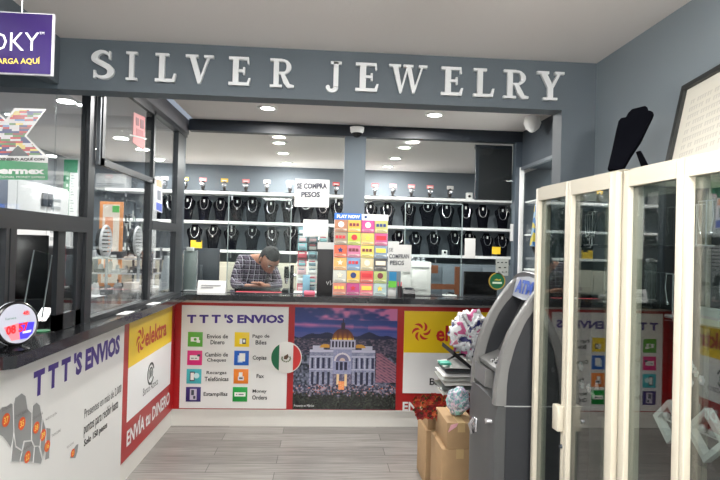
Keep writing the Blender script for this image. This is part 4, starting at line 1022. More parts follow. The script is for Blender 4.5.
# rack of phone accessories
A = at(296, 295, 'y', .2); B = at(329, 226, 'y', .2)
rk = empty('accessory_rack', ((A.x+B.x)/2, .22, H), 'counter rack hung with small blister packs, left of the black board', 'rack')
MB().box((A.x-.01, .225, H), (B.x+.01, .235, B.z), acry).box((A.x-.02, .15, H), (B.x+.02, .3, H+.012), white, bev=.003).build('frame', rk)
rb_ = random.Random(21); bc = [(228, 230, 230), (140, 196, 204), (196, 90, 104), (70, 76, 84), (190, 196, 200), (222, 222, 220), (226, 190, 196), (120, 150, 160)]
nc = 3; w = (B.x-A.x)/nc; zr = H+.02; row = 0
while zr < B.z-.06:
    for c_ in range(nc):
        if row < 1 and c_ == 1: pass
        x = A.x+c_*w+.006; hh = .062; b = MB(); y = .205-.006*((row+c_) % 3)
        b.box((x, y, zr), (x+w-.012, y+.004, zr+hh), cmat(bc[rb_.randrange(8)], .4)); b.box((x+.008, y-.012, zr+.008), (x+w-.022, y, zr+hh*.55), cmat(bc[rb_.randrange(8)], .3), bev=.003)
        b.box((x+.01, y-.001, zr+hh*.66), (x+w-.03, y, zr+hh*.82), cmat(bc[rb_.randrange(8)], .4))
        b.tube([(x+w/2-.006, y-.004, zr+hh-.006), (x+w/2-.006, .232, zr+hh-.006)], .0015, silver, 5)
        b.build('blister_pack', None, 'small blister pack hanging on the counter accessory rack', 'blister pack', 'blister packs on the accessory rack')
    zr += .069; row += 1
A = at(316.5, 295, 'y', .08); B = at(335, 249.5, 'y', .08)
bbd = empty('black_board', ((A.x+B.x)/2, .09, H), 'tall black board standing left of the ticket dispenser', 'board')
MB().box((A.x, .085, H), (B.x-.004, .1, B.z), mat('black_board', (38, 38, 40), .5, noise=.3, nscale=12), bev=.002).build('panel', bbd)
MB().tube([(A.x+.08, .084, H+.11), (A.x+.09, .083, H+.085), (A.x+.1, .084, H+.11)], .003, paper, 5).tube([(A.x+.11, .084, H+.12), (A.x+.115, .083, H+.08), (A.x+.13, .084, H+.1), (A.x+.14, .084, H+.085)], .003, paper, 5).build('chalk_marks', bbd)
A = at(304, 295, 'y', .0); b = at(315, 288, 'y', .0)
MB().box((A.x, -.02, H), (b.x, .035, H+.035), cmat((226, 110, 130), .6), bev=.006).build('pink_pouch', None, 'small pink pouch lying in front of the accessory rack', 'pouch')
A = at(302.5, 289, 'y', .13); b = at(310, 277, 'y', .13)
MB().box((A.x, .135, H), (b.x, .165, H+.16), cmat((150, 200, 226), .4), bev=.003).build('blue_box', None, 'pale blue upright box between the accessory rack and the black board', 'box')

# right half: white machine, small items
A = at(411, 297, 'y', .18); B = at(431.5, 262, 'y', .18)
wm = empty('white_printer', ((A.x+B.x)/2, .26, H), 'white upright printer-like machine on the right half of the back counter', 'machine')
wpl = mat('white_plastic', (232, 232, 230), .35)
MB().box((A.x, .18, H), (B.x, .38, B.z), wpl, bev=.01).build('body', wm)
MB().box((A.x+.01, .172, H+.05), (B.x-.04, .182, B.z-.07), wpl, bev=.004).build('front_cover', wm)
MB().box((A.x+.0, .174, B.z-.055), (B.x-.02, .181, B.z-.045), cmat((140, 144, 146), .4)).build('paper_slot', wm)
for i in range(3):
    x = A.x+.02+i*.045
    k = MB().ball((x, .24, B.z+.018), .018, silver, 10, (1, 1, 1)); k.box((x-.012, .235, B.z), (x+.012, .25, B.z+.006), silver); k.build('door_knob', None, 'silver round knob on top of the white machine', 'knob', 'knobs on the white machine')
A = at(401, 297, 'y', .12); B = at(411.5, 270, 'y', .12)
MB().box((A.x, .14, H), (B.x, .17, B.z), wpl, bev=.004).build('white_box', None, 'slim white box between the handwritten notice and the white machine', 'box')
A = at(388, 297, 'y', .05); B = at(396.5, 272, 'y', .05)
bh = empty('brochure_holder', ((A.x+B.x)/2, .06, H), 'small holder with blue and green cards right of the ticket dispenser', 'holder')
MB().box((A.x, .05, H), (B.x, .08, H+.1), wpl, bev=.003).build('holder', bh)
MB().box((A.x+.005, .045, H+.13), (B.x, .05, B.z), cmat((40, 130, 180), .5)).build('card', bh, 'blue card'); MB().box((A.x, .043, H+.075), (B.x, .047, H+.13), cmat((110, 200, 70), .5)).build('card', bh, 'green card')
A = at(397.5, 296, 'y', .0)
pb = empty('pen_cup', (A.x+.02, .02, H), 'dark cup with red-topped pens beside the blue and green cards', 'cup')
MB().lathe((A.x+.02, .02, H), [(.001, 0), (.018, 0), (.02, .09), (.017, .09), (.015, .01), (.001, .01)], cmat((50, 40, 44), .4), 14).build('cup', pb)
for d in (-.008, .006): MB().tube([(A.x+.02+d, .02, H+.01), (A.x+.02+d*2, .02, H+.125)], .004, cmat((206, 40, 66), .4), 6).build('pen', pb)
A = at(403, 297, 'y', .03); B = at(415, 288.5, 'y', .03)
cr2 = empty('card_reader', ((A.x+B.x)/2, .05, H), 'small black card reader in front of the white machine', 'card reader')
MB().prism([(A.x, .0, H), (A.x, .1, H), (A.x, .1, H+.07), (A.x, .03, H+.06), (A.x, 0, H+.03)], (B.x-A.x, 0, 0), blackm).build('body', cr2)
MB().box((A.x+.02, .04, H+.066), (B.x-.02, .09, H+.075), dkg).build('keypad', cr2)
A = at(443, 296, 'y', .2)
nk = MB(); nk.box((A.x, .15, H), (A.x+.11, .24, H+.012), wpl, bev=.003); nk.tube([(A.x+.02, .17, H+.02), (A.x+.05, .2, H+.03), (A.x+.09, .18, H+.02)], .008, blackm, 6); nk.build('calculator', None, 'small white and black calculator behind the right back window', 'calculator')
p = at(489, 280, 'y', .6)
dk_ = empty('back_desk', (p.x, .95, 0), 'dark desk behind the right back window carrying the black monitor', 'desk')
MB().box((p.x-.35, .7, .72), (p.x+.45, 1.1, .76), blackr).build('top', dk_)
for a in (-.33, .41):
    for b in (.72, 1.04): MB().box((p.x+a, b, 0), (p.x+a+.03, b+.03, .72), blackr).build('leg', dk_)
monitor(p.x, .9, .76, .34, .34, .0, 'black monitor behind the right back window near the green sticker', .16)
# shelf camera
A = at(469.5, 204, 'y', 1.92)
cw_ = empty('indoor_camera', (A.x, 1.96, SZ[0]), 'small white indoor camera with a black lens on the right end of the top shelf', 'security camera')
MB().box((A.x-.035, 1.93, SZ[0]), (A.x+.04, 1.99, SZ[0]+.08), wpl, bev=.008).build('housing', cw_)
MB().lathe((A.x, 1.925, SZ[0]+.035), [(.001, 0), (.016, 0), (.018, .008)], blackm, 14, 'y').build('lens', cw_)
A = at(445, 253, 'y', 1.9)
rb2 = MB().box((A.x-.03, 1.905, SZ[2]), (A.x+.03, 1.95, SZ[2]+.06), wpl, bev=.004); rb2.lathe((A.x, 1.902, SZ[2]+.034), [(.001, 0), (.014, 0), (.014, .003)], blackm, 12, 'y'); rb2.build('ring_box', None, 'small white ring box on the lowest shelf, right back window', 'box')
# objects on the lower shelf right of the pillar: gift box stand

# ------------------------------------------------------------ right hand: two glass showcases
off = mat('cream_showcase_frame', (206, 199, 182), .35)
def case(name, label, P0, P1, depth, ztop, doors):
    """P0 far end, P1 near end of the front foot line; local x runs from the far to the near end, local y into the case"""
    P0, P1 = Vector(P0), Vector(P1); d = P1-P0; L = d.length; ang = math.atan2(d.y, d.x)
    r = empty(name, (P0.x, P0.y, 0), label, 'showcase', rz=ang)
    zb = .10; D = depth
    b = MB(); st_ = .022
    b.box((0, 0, 0), (L, D, zb), off)                       # plinth
    for (x0, x1) in ((0, st_), (L-st_, L)):
        b.box((x0, -.0, zb), (x1, .03, ztop), off); b.box((x0, D-.03, zb), (x1, D, ztop), off)
    b.box((0, 0, ztop-.05), (L, .03, ztop), off).box((0, D-.03, ztop-.05), (L, D, ztop), off)
    b.box((0, .03, ztop-.05), (.03, D-.03, ztop), off).box((L-.03, .03, ztop-.05), (L, D-.03, ztop), off)
    b.build('frame', r, world=False)
    MB().box((.03, .03, ztop-.02), (L-.03, D-.03, ztop-.012), pane_c).build('top_pane', r, world=False)
    MB().box((.008, .03, zb), (.014, D-.03, ztop-.05), pane_c).build('side_pane', r, world=False)
    MB().box((L-.014, .03, zb), (L-.008, D-.03, ztop-.05), pane_c).build('side_pane', r, world=False)
    MB().box((.03, D-.026, zb), (L-.03, D-.018, ztop-.05), mat('charcoal_lining', (62, 67, 68), .5)).build('lining', r, world=False)
    MB().box((.03, D-.016, zb), (L-.03, D-.004, ztop-.05), off).build('back_panel', r, world=False)
    for (x0, x1, wl, wr, hx) in doors:
        dd = MB()
        dd.box((x0, -.022, zb+.01), (x0+wl, -.001, ztop-.008), off, bev=.003).box((x1-wr, -.022, zb+.01), (x1, -.001, ztop-.008), off, bev=.003)
        dd.box((x0+wl, -.022, ztop-.055), (x1-wr, -.001, ztop-.008), off).box((x0+wl, -.022, zb+.01), (x1-wr, -.001, zb+.05), off)
        dr_ = dd.build('door', r, world=False)
        cx_ = (x0+wl+x1-wr)/2; T = Matrix.Translation((cx_, -.012, 0)) @ Matrix.Rotation(-(PI/2+ang), 4, 'Z')
        hw = (x1-wr-x0-wl)/2
        MB().box((-hw, -.002, zb+.05), (hw, .002, ztop-.055), pane_c, T=T).build('pane', dr_, world=False)
        if hx is not None:
            hm_ = MB().box((hx-.026, -.045, .868), (hx+.014, -.0225, .955), off, bev=.004); hm_.build('lock_block', dr_, world=False)
            MB().lathe((hx+.004, -.028, .815), [(.001, -.002), (.006, -.002), (.007, .005)], dkg, 12, 'y').build('keyhole', dr_, world=False)
    for z in (.52, .96, 1.30, 1.50):
        MB().box((.03, .035, z), (L-.03, D-.03, z+.006), acry).build('shelf', r, world=False)
    return r, Matrix.Translation(P0) @ Matrix.Rotation(ang, 4, 'Z'), L
ZCS = 1.73
c1_, M1, L1 = case('glass_showcase', 'tall cream-framed glass showcase beside the ATM with a velvet stand on top', (2.015, -2.487, 0), (2.056, -3.011, 0), .30, ZCS, [(.002, .249, .022, .022, .236), (.251, .523, .016, .036, None)])
c2_, M2, L2 = case('glass_showcase', 'tall cream-framed glass showcase at the right picture edge, framed text above it', (2.072, -3.016, 0), (2.118, -3.62, 0), .27, ZCS, [(.002, .249, .026, .026, None), (.251, .602, .016, .03, None)])
# ------------------------------------------------------------ black velvet display on top
vd = empty('velvet_display', (2.2, -2.75, ZCS), 'tall black velvet stepped display board leaning on a strut on top of the showcase', 'display stand')
V0 = 2.22
def vq(u, v, x): p = at(u, v, 'x', x); return p
# stepped board, outline measured on its own leaning plane
pl_pt = Vector((2.17, -2.70, ZCS+.006)); nrm = Vector((-.62, -.70, .35)).normalized()
out = [(607.5, 169), (622, 169), (630, 155), (640, 140), (652, 115), (653, 112), (650, 110.5), (646.5, 110.5), (647.5, 107.5), (645, 105.8), (632, 109), (628, 113), (626, 117), (621, 118), (618.5, 121), (616, 131), (612, 150)]
pts = [atp(u, v, pl_pt, nrm) for u, v in out]; zmn = min(p.z for p in pts)
sh_ = Vector((0, 0, max(0, ZCS+.001-zmn)))
MB().prism([p+sh_ for p in pts], -nrm*.02, velvet).build('board', vd)
bt = atp(637, 150, pl_pt-nrm*.022, nrm)
MB().prism([bt-nrm*.01+Vector((0, .012, 0)), bt-nrm*.01-Vector((0, .012, 0)), Vector((bt.x+.035, bt.y-.055, ZCS+.001)), Vector((bt.x+.035, bt.y-.005, ZCS+.001))], (.006, 0, .0), velvet).build('strut', vd)

# framed text leaning on the wall above the second showcase
fr_ = empty('framed_text', (2.36, -3.05, ZCS), 'grey framed sheet of faint printed text leaning against the right wall above the showcase', 'picture frame')
f0_ = at(687, 88, 'x', 2.40); g0_ = atp(671, 161, (2.33, -2.7, 1.75), (-1, 0, 0)); 
top = Vector((2.40, f0_.y, f0_.z)); bot = Vector((2.33, g0_.y, g0_.z)); up = (top-bot); bot = bot-up.normalized()*max(0, (bot.z-ZCS-.002)/up.normalized().z)
up = top-bot; rt_ = Vector((0.0, -1, 0)); rt_ = (rt_-up.normalized()*rt_.dot(up.normalized())).normalized(); nn = rt_.cross(up).normalized()
if nn.x > 0: nn = -nn
Wf = .62; hh = up.length; un = up.normalized()
gf = mat('grey_frame', (46, 48, 48), .35)
b = MB(); bw_ = .018
def slab(mb, a0, b0, a1, b1, o0, o1, m): 
    q = [bot+rt_*a+un*c for a, c in ((a0, b0), (a1, b0), (a1, b1), (a0, b1))]; mb.prism([p+nn*o0 for p in q], nn*(o1-o0), m)
slab(b, 0, 0, bw_, hh, 0, .02, gf); slab(b, Wf-bw_, 0, Wf, hh, 0, .02, gf); slab(b, bw_, 0, Wf-bw_, bw_, 0, .02, gf); slab(b, bw_, hh-bw_, Wf-bw_, hh, 0, .02, gf); b.build('frame', fr_)
b = MB(); slab(b, bw_, bw_, Wf-bw_, hh-bw_, .004, .008, cmat((226, 222, 210), .7)); b.build('sheet', fr_)
b = MB(); rr2 = random.Random(4); y = hh-.085; tm = cmat((206, 202, 192), .7)
while y > .05:
    x = bw_+.035
    while x < Wf-.09:
        w = rr2.choice((.02, .034, .05)); k = 0
        while k < w: slab(b, x+k, y, x+k+.006, y+.015, .008, .0085, tm); slab(b, x+k, y+(.012 if rr2.random() < .5 else 0), x+k+.011, y+(.015 if rr2.random() < .5 else .003), .008, .0086, tm) if False else None; slab(b, x+k, y+.011, x+k+.009, y+.015, .008, .0086, tm); k += .011
        x += w+.012
    y -= .027
b.build('printed_text', fr_)

# contents of the showcases (local coordinates, carried over by the case's matrix)
def put(r, M, x, y, z, rz=0):
    r.matrix_world = M @ Matrix.Translation((x, y, z)) @ Matrix.Rotation(rz, 4, 'Z'); return r
def pick(name, label, cat, grp=None): return empty(name, (0, 0, 0), label, cat, grp)
rc = random.Random(31)
for (M, L, nm) in ((M1, L1, 'far'), (M2, L2, 'near')):
    MB().box((.05, .095, .9665), (L-.05, .099, 1.24), acry, T=M).box((.05, .07, .9665), (L-.05, .13, .972), acry, T=M).build('pin_panel', None, 'clear acrylic pin panel standing on the lower shelf of the %s showcase' % nm, 'panel')
gray_s = mat('pale_silver', (225, 226, 230), .3, metal=.6)
def flower_pin(M, x, y, z, s, label, grp):
    b = MB(); k = rc.randrange(4, 7)
    T = M @ Matrix.Translation((x, y, z))
    for i in range(k):
        a = 2*PI*i/k; b.ball((s*.6*math.cos(a), -.004, s+s*.6*math.sin(a)), s*.42, gray_s, 6, (1, .4, 1), T=T)
    b.ball((0, -.006, s), s*.3, cmat((240, 220, 224), .3), 6, T=T); b.box((-.002, -.002, 0), (.002, .002, s), gray_s, T=T)
    b.build('flower_brooch', None, label, 'brooch', grp)
for (M, L, nm, pts_) in ((M1, L1, 'far', ((568, 376), (583, 384), (590, 388), (582, 366), (594, 394), (598, 386), (573, 388), (579, 400), (588, 402), (566, 364))),
                        (M2, L2, 'near', ((640, 372), (648, 376), (655, 380), (661, 388), (692, 365), (697, 372), (692, 382), (640, 410), (645, 402), (652, 398), (703, 380)))):
    for (u, v) in pts_:
        p = M.inverted() @ atp(u, v, M @ Vector((0, .09, 0)), M.to_3x3() @ Vector((0, 1, 0)))
        s0 = rc.uniform(.011, .017)
        if .06 < p.x < L-.06 and .975 < p.z-s0 and p.z+s0 < 1.24:
            flower_pin(M, p.x, .089, p.z-s0, s0, 'small silver flower brooch pinned to the clear panel in the %s showcase' % nm, 'brooches in the %s showcase' % nm)
# two white diamond frames
def diamond(cx, y, cz, h, label, z0):
    q = Vector((cx, y, 0)); b = MB(); w = .014
    o = [(0, -h), (h, 0), (0, h), (-h, 0)]; i_ = [(0, -h+w*1.4), (h-w*1.4, 0), (0, h-w*1.4), (-h+w*1.4, 0)]
    r = empty('diamond_frame', M2 @ Vector((cx, y, z0)), label, 'display frame')
    for k in range(4):
        a, c = o[k], o[(k+1) % 4]; e, f = i_[(k+1) % 4], i_[k]
        b.prism([M2 @ Vector((cx+px_, y, cz+pz)) for px_, pz in (a, c, e, f)], M2.to_3x3() @ Vector((0, .022, 0)), whitep)
    b.build('frame', r)
    m_ = MB(); m_.box((cx-i_[1][0]*.62, y+.01, cz-.002), (cx+i_[1][0]*.62, y+.013, cz+.002), gray_s, T=M2)
    for dx in (-.02, .015): m_.ball((cx+dx, y+.012, cz+.012), .011, gray_s, 8, T=M2)
    m_.build('jewel', r)
for (u, v, h1, yy, lb_) in ((667, 431, .060, .045, 'white diamond-shaped display frame behind the second door stile of the near showcase'), (704, 432, .068, .045, 'larger white diamond-shaped display frame at the lower right picture corner')):
    pd = M2.inverted() @ atp(u, v, M2 @ Vector((0, yy, 0)), M2.to_3x3() @ Vector((0, 1, 0)))
    diamond(pd.x, yy, .9662+h1, h1, lb_, .9662)
# hanging chains on the upper shelves, tags and small stands
for ci, (M, L, nm) in enumerate(((M1, L1, 'far'), (M2, L2, 'near'))):
    for zi, z in enumerate((1.306, 1.506)):
        for i in range(4 if ci == 0 else 5):
            x = .06+i*(L-.12)/(3 if ci == 0 else 4); y = .10+.07*((i+zi) % 2)
            b = MB(); T = M @ Matrix.Translation((x, y, z))
            b.tube([(0, 0, 0), (0, 0, .12)], .0018, gray_s, 5, T=T).tube([(-.03, 0, .12), (.03, 0, .12)], .0018, gray_s, 5, T=T).lathe((0, 0, 0), [(.02, 0), (.02, .004)], gray_s, 12, T=T)
            for sx in (-.024, .024):
                b.tube([(sx, -.003, .12), (sx*1.15, -.003, .08), (sx*.9, -.003, .05), (sx*.8, -.003, .04)], .0014, gray_s, 4, T=T).ball((sx*.8, -.003, .035), .006, silver, 6, T=T)
            b.build('earring_stand', None, 'small silver earring stand on an upper glass shelf of the %s showcase' % nm, 'earring stand', 'earring stands in the %s showcase' % nm)
for ci, (M, x, z, nm) in enumerate(((M2, (M2.inverted() @ atp(709, 305, M2 @ Vector((0, .06, 0)), M2.to_3x3() @ Vector((0, 1, 0)))).x, 1.306, 'in the near showcase at the right picture edge'),)):
    MB().box((x-.03, .06, z), (x+.03, .066, z+.045), paper, T=M).build('price_card', None, 'white price card standing '+nm, 'price card')

# ------------------------------------------------------------ cash machine behind the showcase
YN_, YF_ = -2.46, -2.09
atm = empty('cash_machine', (2.05, (YN_+YF_)/2, 0), 'grey free-standing ATM with curved side fins, left of the glass showcases', 'cash machine')
g1 = mat('light_grey_shell', (120, 120, 119), .38, coat=.15); g2_ = mat('mid_grey_shell', (78, 79, 80), .4); g3 = mat('dark_grey_shell', (46, 48, 52), .45)
def apx(u, v, y): p = at(u, v, 'y', y); return (p.x, p.z)
# side outline of a fin (x, z), front edge from the bottom up over the top and down the back
fr_pts = [(1.86, .875), (1.862, .95), (1.87, 1.0), (1.884, 1.07), (1.91, 1.15), (1.945, 1.215), (1.985, 1.28), (2.02, 1.325), (2.055, 1.36), (2.09, 1.38)]
inn = [(2.13, 1.348), (2.06, 1.305), (2.012, 1.255), (1.975, 1.203), (1.937, 1.113), (1.912, 1.016), (1.906, .95), (1.905, .875)]
for (ya, yb, nm) in ((YN_, YN_+.045, 'near'), (YF_-.045, YF_, 'far')):
    f_ = MB(); n = min(len(fr_pts), len(inn))
    full = fr_pts+[(2.10, 1.382)]+inn
    # strip of quads between outer and inner curve
    def q(t, arr):
        k = t*(len(arr)-1); i = min(int(k), len(arr)-2); a = k-i
        return (arr[i][0]*(1-a)+arr[i+1][0]*a, arr[i][1]*(1-a)+arr[i+1][1]*a)
    N = 20; oc = fr_pts+[(2.14, 1.386)]; ic = inn[::-1]; rings = []
    for k in range(N+1):
        a, b = q(k/N, oc), q(k/N, ic)
        rings.append([(a[0]+.006, ya, a[1]), (a[0], ya+.008, a[1]), (a[0], yb-.008, a[1]), (a[0]+.006, yb, a[1]), (b[0], yb, b[1]), (b[0], ya, b[1])])
    f_.ring_tube(rings, g1); f_.build('side_fin', atm, 'light grey curved fin on the %s side' % nm)
# side panels (dark) between fins and back
sp_ = [(1.907, .875), (1.908, .95), (1.914, 1.016), (1.939, 1.113), (1.977, 1.203), (2.014, 1.255), (2.062, 1.305), (2.13, 1.346), (2.24, 1.346), (2.24, .875)]
b = MB(); b.prism([(x, YN_+.008, z) for x, z in sp_], (0, YF_-YN_-.016, 0), g3); b.build('upper_cabinet', atm, 'dark grey upper side panel') if False else None
# real body is narrower at the front so that the face sits recessed between the fins
face = [(1.925, .90), (1.945, .96), (1.965, 1.03), (2.005, 1.10), (2.05, 1.20), (2.08, 1.27), (2.09, 1.335), (2.24, 1.335), (2.24, .885), (1.925, .885)]
MB().prism([(x, YN_+.046, z) for x, z in face], (0, YF_-YN_-.092, 0), g2_).build('front_face', atm)
for ya in (YN_+.006, YF_-.046): MB().prism([(x, ya, z) for x, z in sp_], (0, .04, 0), g3).build('side_panel', atm, 'dark grey upper side panel')
# lower cabinet with a bulged front
lo = MB(); rings = []
for k in range(13):
    y = YN_+.004+(YF_-YN_-.008)*k/12; s_ = math.sin(PI*k/12)**.5
    x = 1.866-.022*s_; zt = .872+.0*s_+.03*s_
    rings.append([(x, y, 0.04), (x, y, .5), (x-.003, y, zt-.05), (x+.008, y, zt), (1.93, y, zt), (1.93, y, .04)])
lo.ring_tube(rings, g2_, smooth=True)
lo.build('cabinet_door', atm)
MB().box((1.905, YN_, .0), (2.24, YN_+.03, .872), g3).box((1.93, YN_+.03, 0), (2.24, YF_, .872), g3).build('lower_cabinet', atm, 'dark grey lower cabinet')
MB().box((1.87, YN_+.01, 0), (2.2, YF_-.01, .04), blackm).build('base', atm)
MB().box((1.90, YN_-.001, .8722), (2.24, YF_, .8745), cmat((176, 178, 178), .3)).build('seam_trim', atm)
# topper with the ATM sign
tp = MB(); rings = []
for k in range(15):
    a = PI*k/14; y = (YN_+YF_)/2-math.cos(a)*(YF_-YN_)/2*.98; z = 1.352+.045*math.sin(a)
    rings.append([(2.058, y, z-.03), (2.045, y, z-.008), (2.058, y, z), (2.18, y, z), (2.2, y, z-.03)])
tp.ring_tube(rings, mat('satin_grey_metal', (150, 152, 154), .3, metal=.5)); tp.build('topper', atm)
sgn = MB(); ym = (YN_+YF_)/2; hw = (YF_-YN_)/2-.05
P_ = [Vector((2.03, ym+hw, 1.285)), Vector((2.03, ym-hw, 1.285)), Vector((2.05, ym-hw, 1.362)), Vector((2.05, ym+hw, 1.362))]
sgn.prism([P_[0]+Vector((0, 0, -.005)), P_[0].lerp(P_[1], .5)+Vector((-.003, 0, -.012)), P_[1]+Vector((0, 0, -.005)), P_[2], P_[2].lerp(P_[3], .5)+Vector((0, 0, .010)), P_[3]], (.02, 0, 0), cmat((186, 192, 204), .3))
text(sgn, 'ATM', P_[0].lerp(P_[1], .14)+Vector((.004, 0, .012)), P_[0].lerp(P_[1], .86)+Vector((.004, 0, .012)), P_[3].lerp(P_[2], .14)-Vector((.003, 0, .008)), cmat((30, 92, 200), .3), (-1, 0, .25), .007, .05)
sgn.build('sign_panel', atm, 'white panel with blue ATM letters')
ft = MB(); ft.prism([(1.885, YN_+.05, 1.005), (1.975, YN_+.05, 1.04), (1.975, YN_+.05, .985), (1.89, YN_+.05, .985)], (0, YF_-YN_-.1, 0), g1); ft.build('keyboard_ledge', atm)
ky = MB()
for i in range(4):
    for j in range(4): ky.box((1.90+i*.014, YN_+.13+j*.018, 1.0), (1.91+i*.014, YN_+.143+j*.018, 1.0185+i*.0045), whitep if (i+j) % 2 else g2_)
ky.build('keypad', atm)
MB().prism([(1.995, YN_+.09, 1.09), (2.045, YN_+.09, 1.2), (2.04, YN_+.09, 1.205), (1.99, YN_+.09, 1.095)], (0, YF_-YN_-.18, 0), blackm).build('screen', atm)
for i in range(5): MB().box((1.965+i*.018, YN_+.050, 1.06+i*.038), (1.98+i*.018, YN_+.070, 1.075+i*.038), silver).build('side_key', atm)
MB().prism([(1.868, YF_-.05, .985), (1.94, YF_-.05, .965), (1.92, YF_-.05, .895), (1.866, YF_-.05, .91)], (0, -.16, 0), g1).build('receipt_tray', atm)
hl = at(475, 424, 'x', 1.84)
hb2 = MB().box((1.835, hl.y-.02, hl.z-.03), (1.852, hl.y+.02, hl.z+.03), silver, bev=.006); hb2.tube([(1.832, hl.y-.01, hl.z+.03), (1.818, hl.y, hl.z), (1.832, hl.y+.012, hl.z-.04)], .008, silver, 8); hb2.build('door_handle', atm, 'chrome door handle')
hl = at(487, 421, 'x', 1.84); MB().lathe((1.837, hl.y, hl.z), [(.001, -.004), (.011, -.003), (.012, .02)], silver, 14, 'x').build('lock', atm, 'chrome lock')

# ------------------------------------------------------------ boxes, flowers and bundles left of the cash machine
def carton(u0, vt, u1, vb, y, d, label, z0=None, nm='cardboard_box'):
    A = at(u0, vb, 'y', y); B = at(u1, vt, 'y', y); za = A.z if z0 is None else z0
    r = empty(nm, ((A.x+B.x)/2, y+d/2, za), label, 'box')
    MB().box((A.x, y, za), (B.x, y+d, B.z), cardboard, bev=.003).build('carton', r)
    MB().box(((A.x+B.x)/2-.02, y-.0012, B.z-.05), ((A.x+B.x)/2+.02, y+d, B.z+.0012), cmat((206, 176, 128), .3)).build('packing_tape', r)
    return A.x, B.x, za, B.z
YB = -1.15
zA = at(427, 431, 'y', YB).z; zB = at(427, 412, 'y', YB).z
xb0, xb1, _, zb1 = carton(425.5, 431, 444.5, 456, YB, .30, 'open brown cardboard box, bottom of the left stack beside the ATM', 0.0)
carton(427.5, 412, 446, 431, YB+.02, .26, 'brown cardboard box under the red flowers, top of the left stack', zb1+.001)
YC = -1.62
x2, x3, _, zc1 = carton(441.5, 449.5, 478, 470, YC, .30, 'brown cardboard box, bottom of the right stack beside the ATM', 0.0)
x4, x5, _, zc2 = carton(446.5, 423, 476, 449.5, YC+.0, .30, 'brown cardboard box under the crumpled bundle, top of the right stack', zc1+.001)
def crumple(name, c, r, sc, mats, label, cat, seed, parent=None, jit=.16, stand=None):
    rq = random.Random(seed); c = Vector(c); bm = bmesh.new(); bmesh.ops.create_icosphere(bm, subdivisions=5, radius=1)
    ms = [mm for mm in mats]; me = bpy.data.meshes.new(name)
    off3 = Vector((rq.random()*9, rq.random()*9, rq.random()*9))
    from mathutils import noise
    for v in bm.verts:
        n = v.co.normalized(); k = 1+jit*noise.noise(n*2.2+off3)*1.6+jit*.75*noise.noise(n*6+off3)+jit*1.1*abs(noise.noise(n*5.5+off3))+jit*.7*abs(noise.noise(n*12+off3))-.1
        v.co = Vector((n.x*k*sc[0], n.y*k*sc[1], n.z*k*sc[2]))*r
    for f in bm.faces:
        n = f.calc_center_median().normalized(); q = noise.noise(n*2.6+off3*2); q2 = noise.noise(n*6-off3)
        f.material_index = min(len(ms)-1, max(0, int((q*.95+q2*.3+.5)*len(ms)))); f.smooth = True
    zmin = min(v.co.z for v in bm.verts)
    bm.to_mesh(me); bm.free()
    for mm in ms: me.materials.append(mm)
    o = bpy.data.objects.new(name, me); COL.objects.link(o)
    if stand is not None: c.z = stand-zmin
    if parent: o.parent = parent; o.location = c-wloc(parent)
    else: o.location = c
    return tag(o, label, cat)
film = [cmat((236, 238, 240), .15), cmat((206, 212, 216), .12), cmat((226, 230, 232), .2)]
cb2 = at(459, 409, 'y', YC+.1)
crumple('wrapped_bundle', (cb2.x+.0, YC+.13, 0), .068, (1.0, .9, 1.2), [cmat((150, 206, 204), .4), cmat((226, 228, 230), .3), cmat((196, 180, 206), .4), cmat((120, 170, 172), .4), cmat((222, 200, 214), .4)], 'crumpled teal and lilac bundle on the top box of the right stack', 'bundle', 3, jit=.1, stand=zc2+.001)
pk = at(447, 424, 'y', YC-.01)
MB().prism([(x4+.005, YC-.003, zc2-.05), (x4+.05, YC-.003, zc2-.02), (x4+.06, YC-.003, zc2+.0), (x4+.02, YC-.003, zc2-.01)], (0, -.002, 0), cmat((238, 180, 190), .6)).build('pink_ribbon', None, 'short pink ribbon hanging over the front edge of the right box stack', 'ribbon')
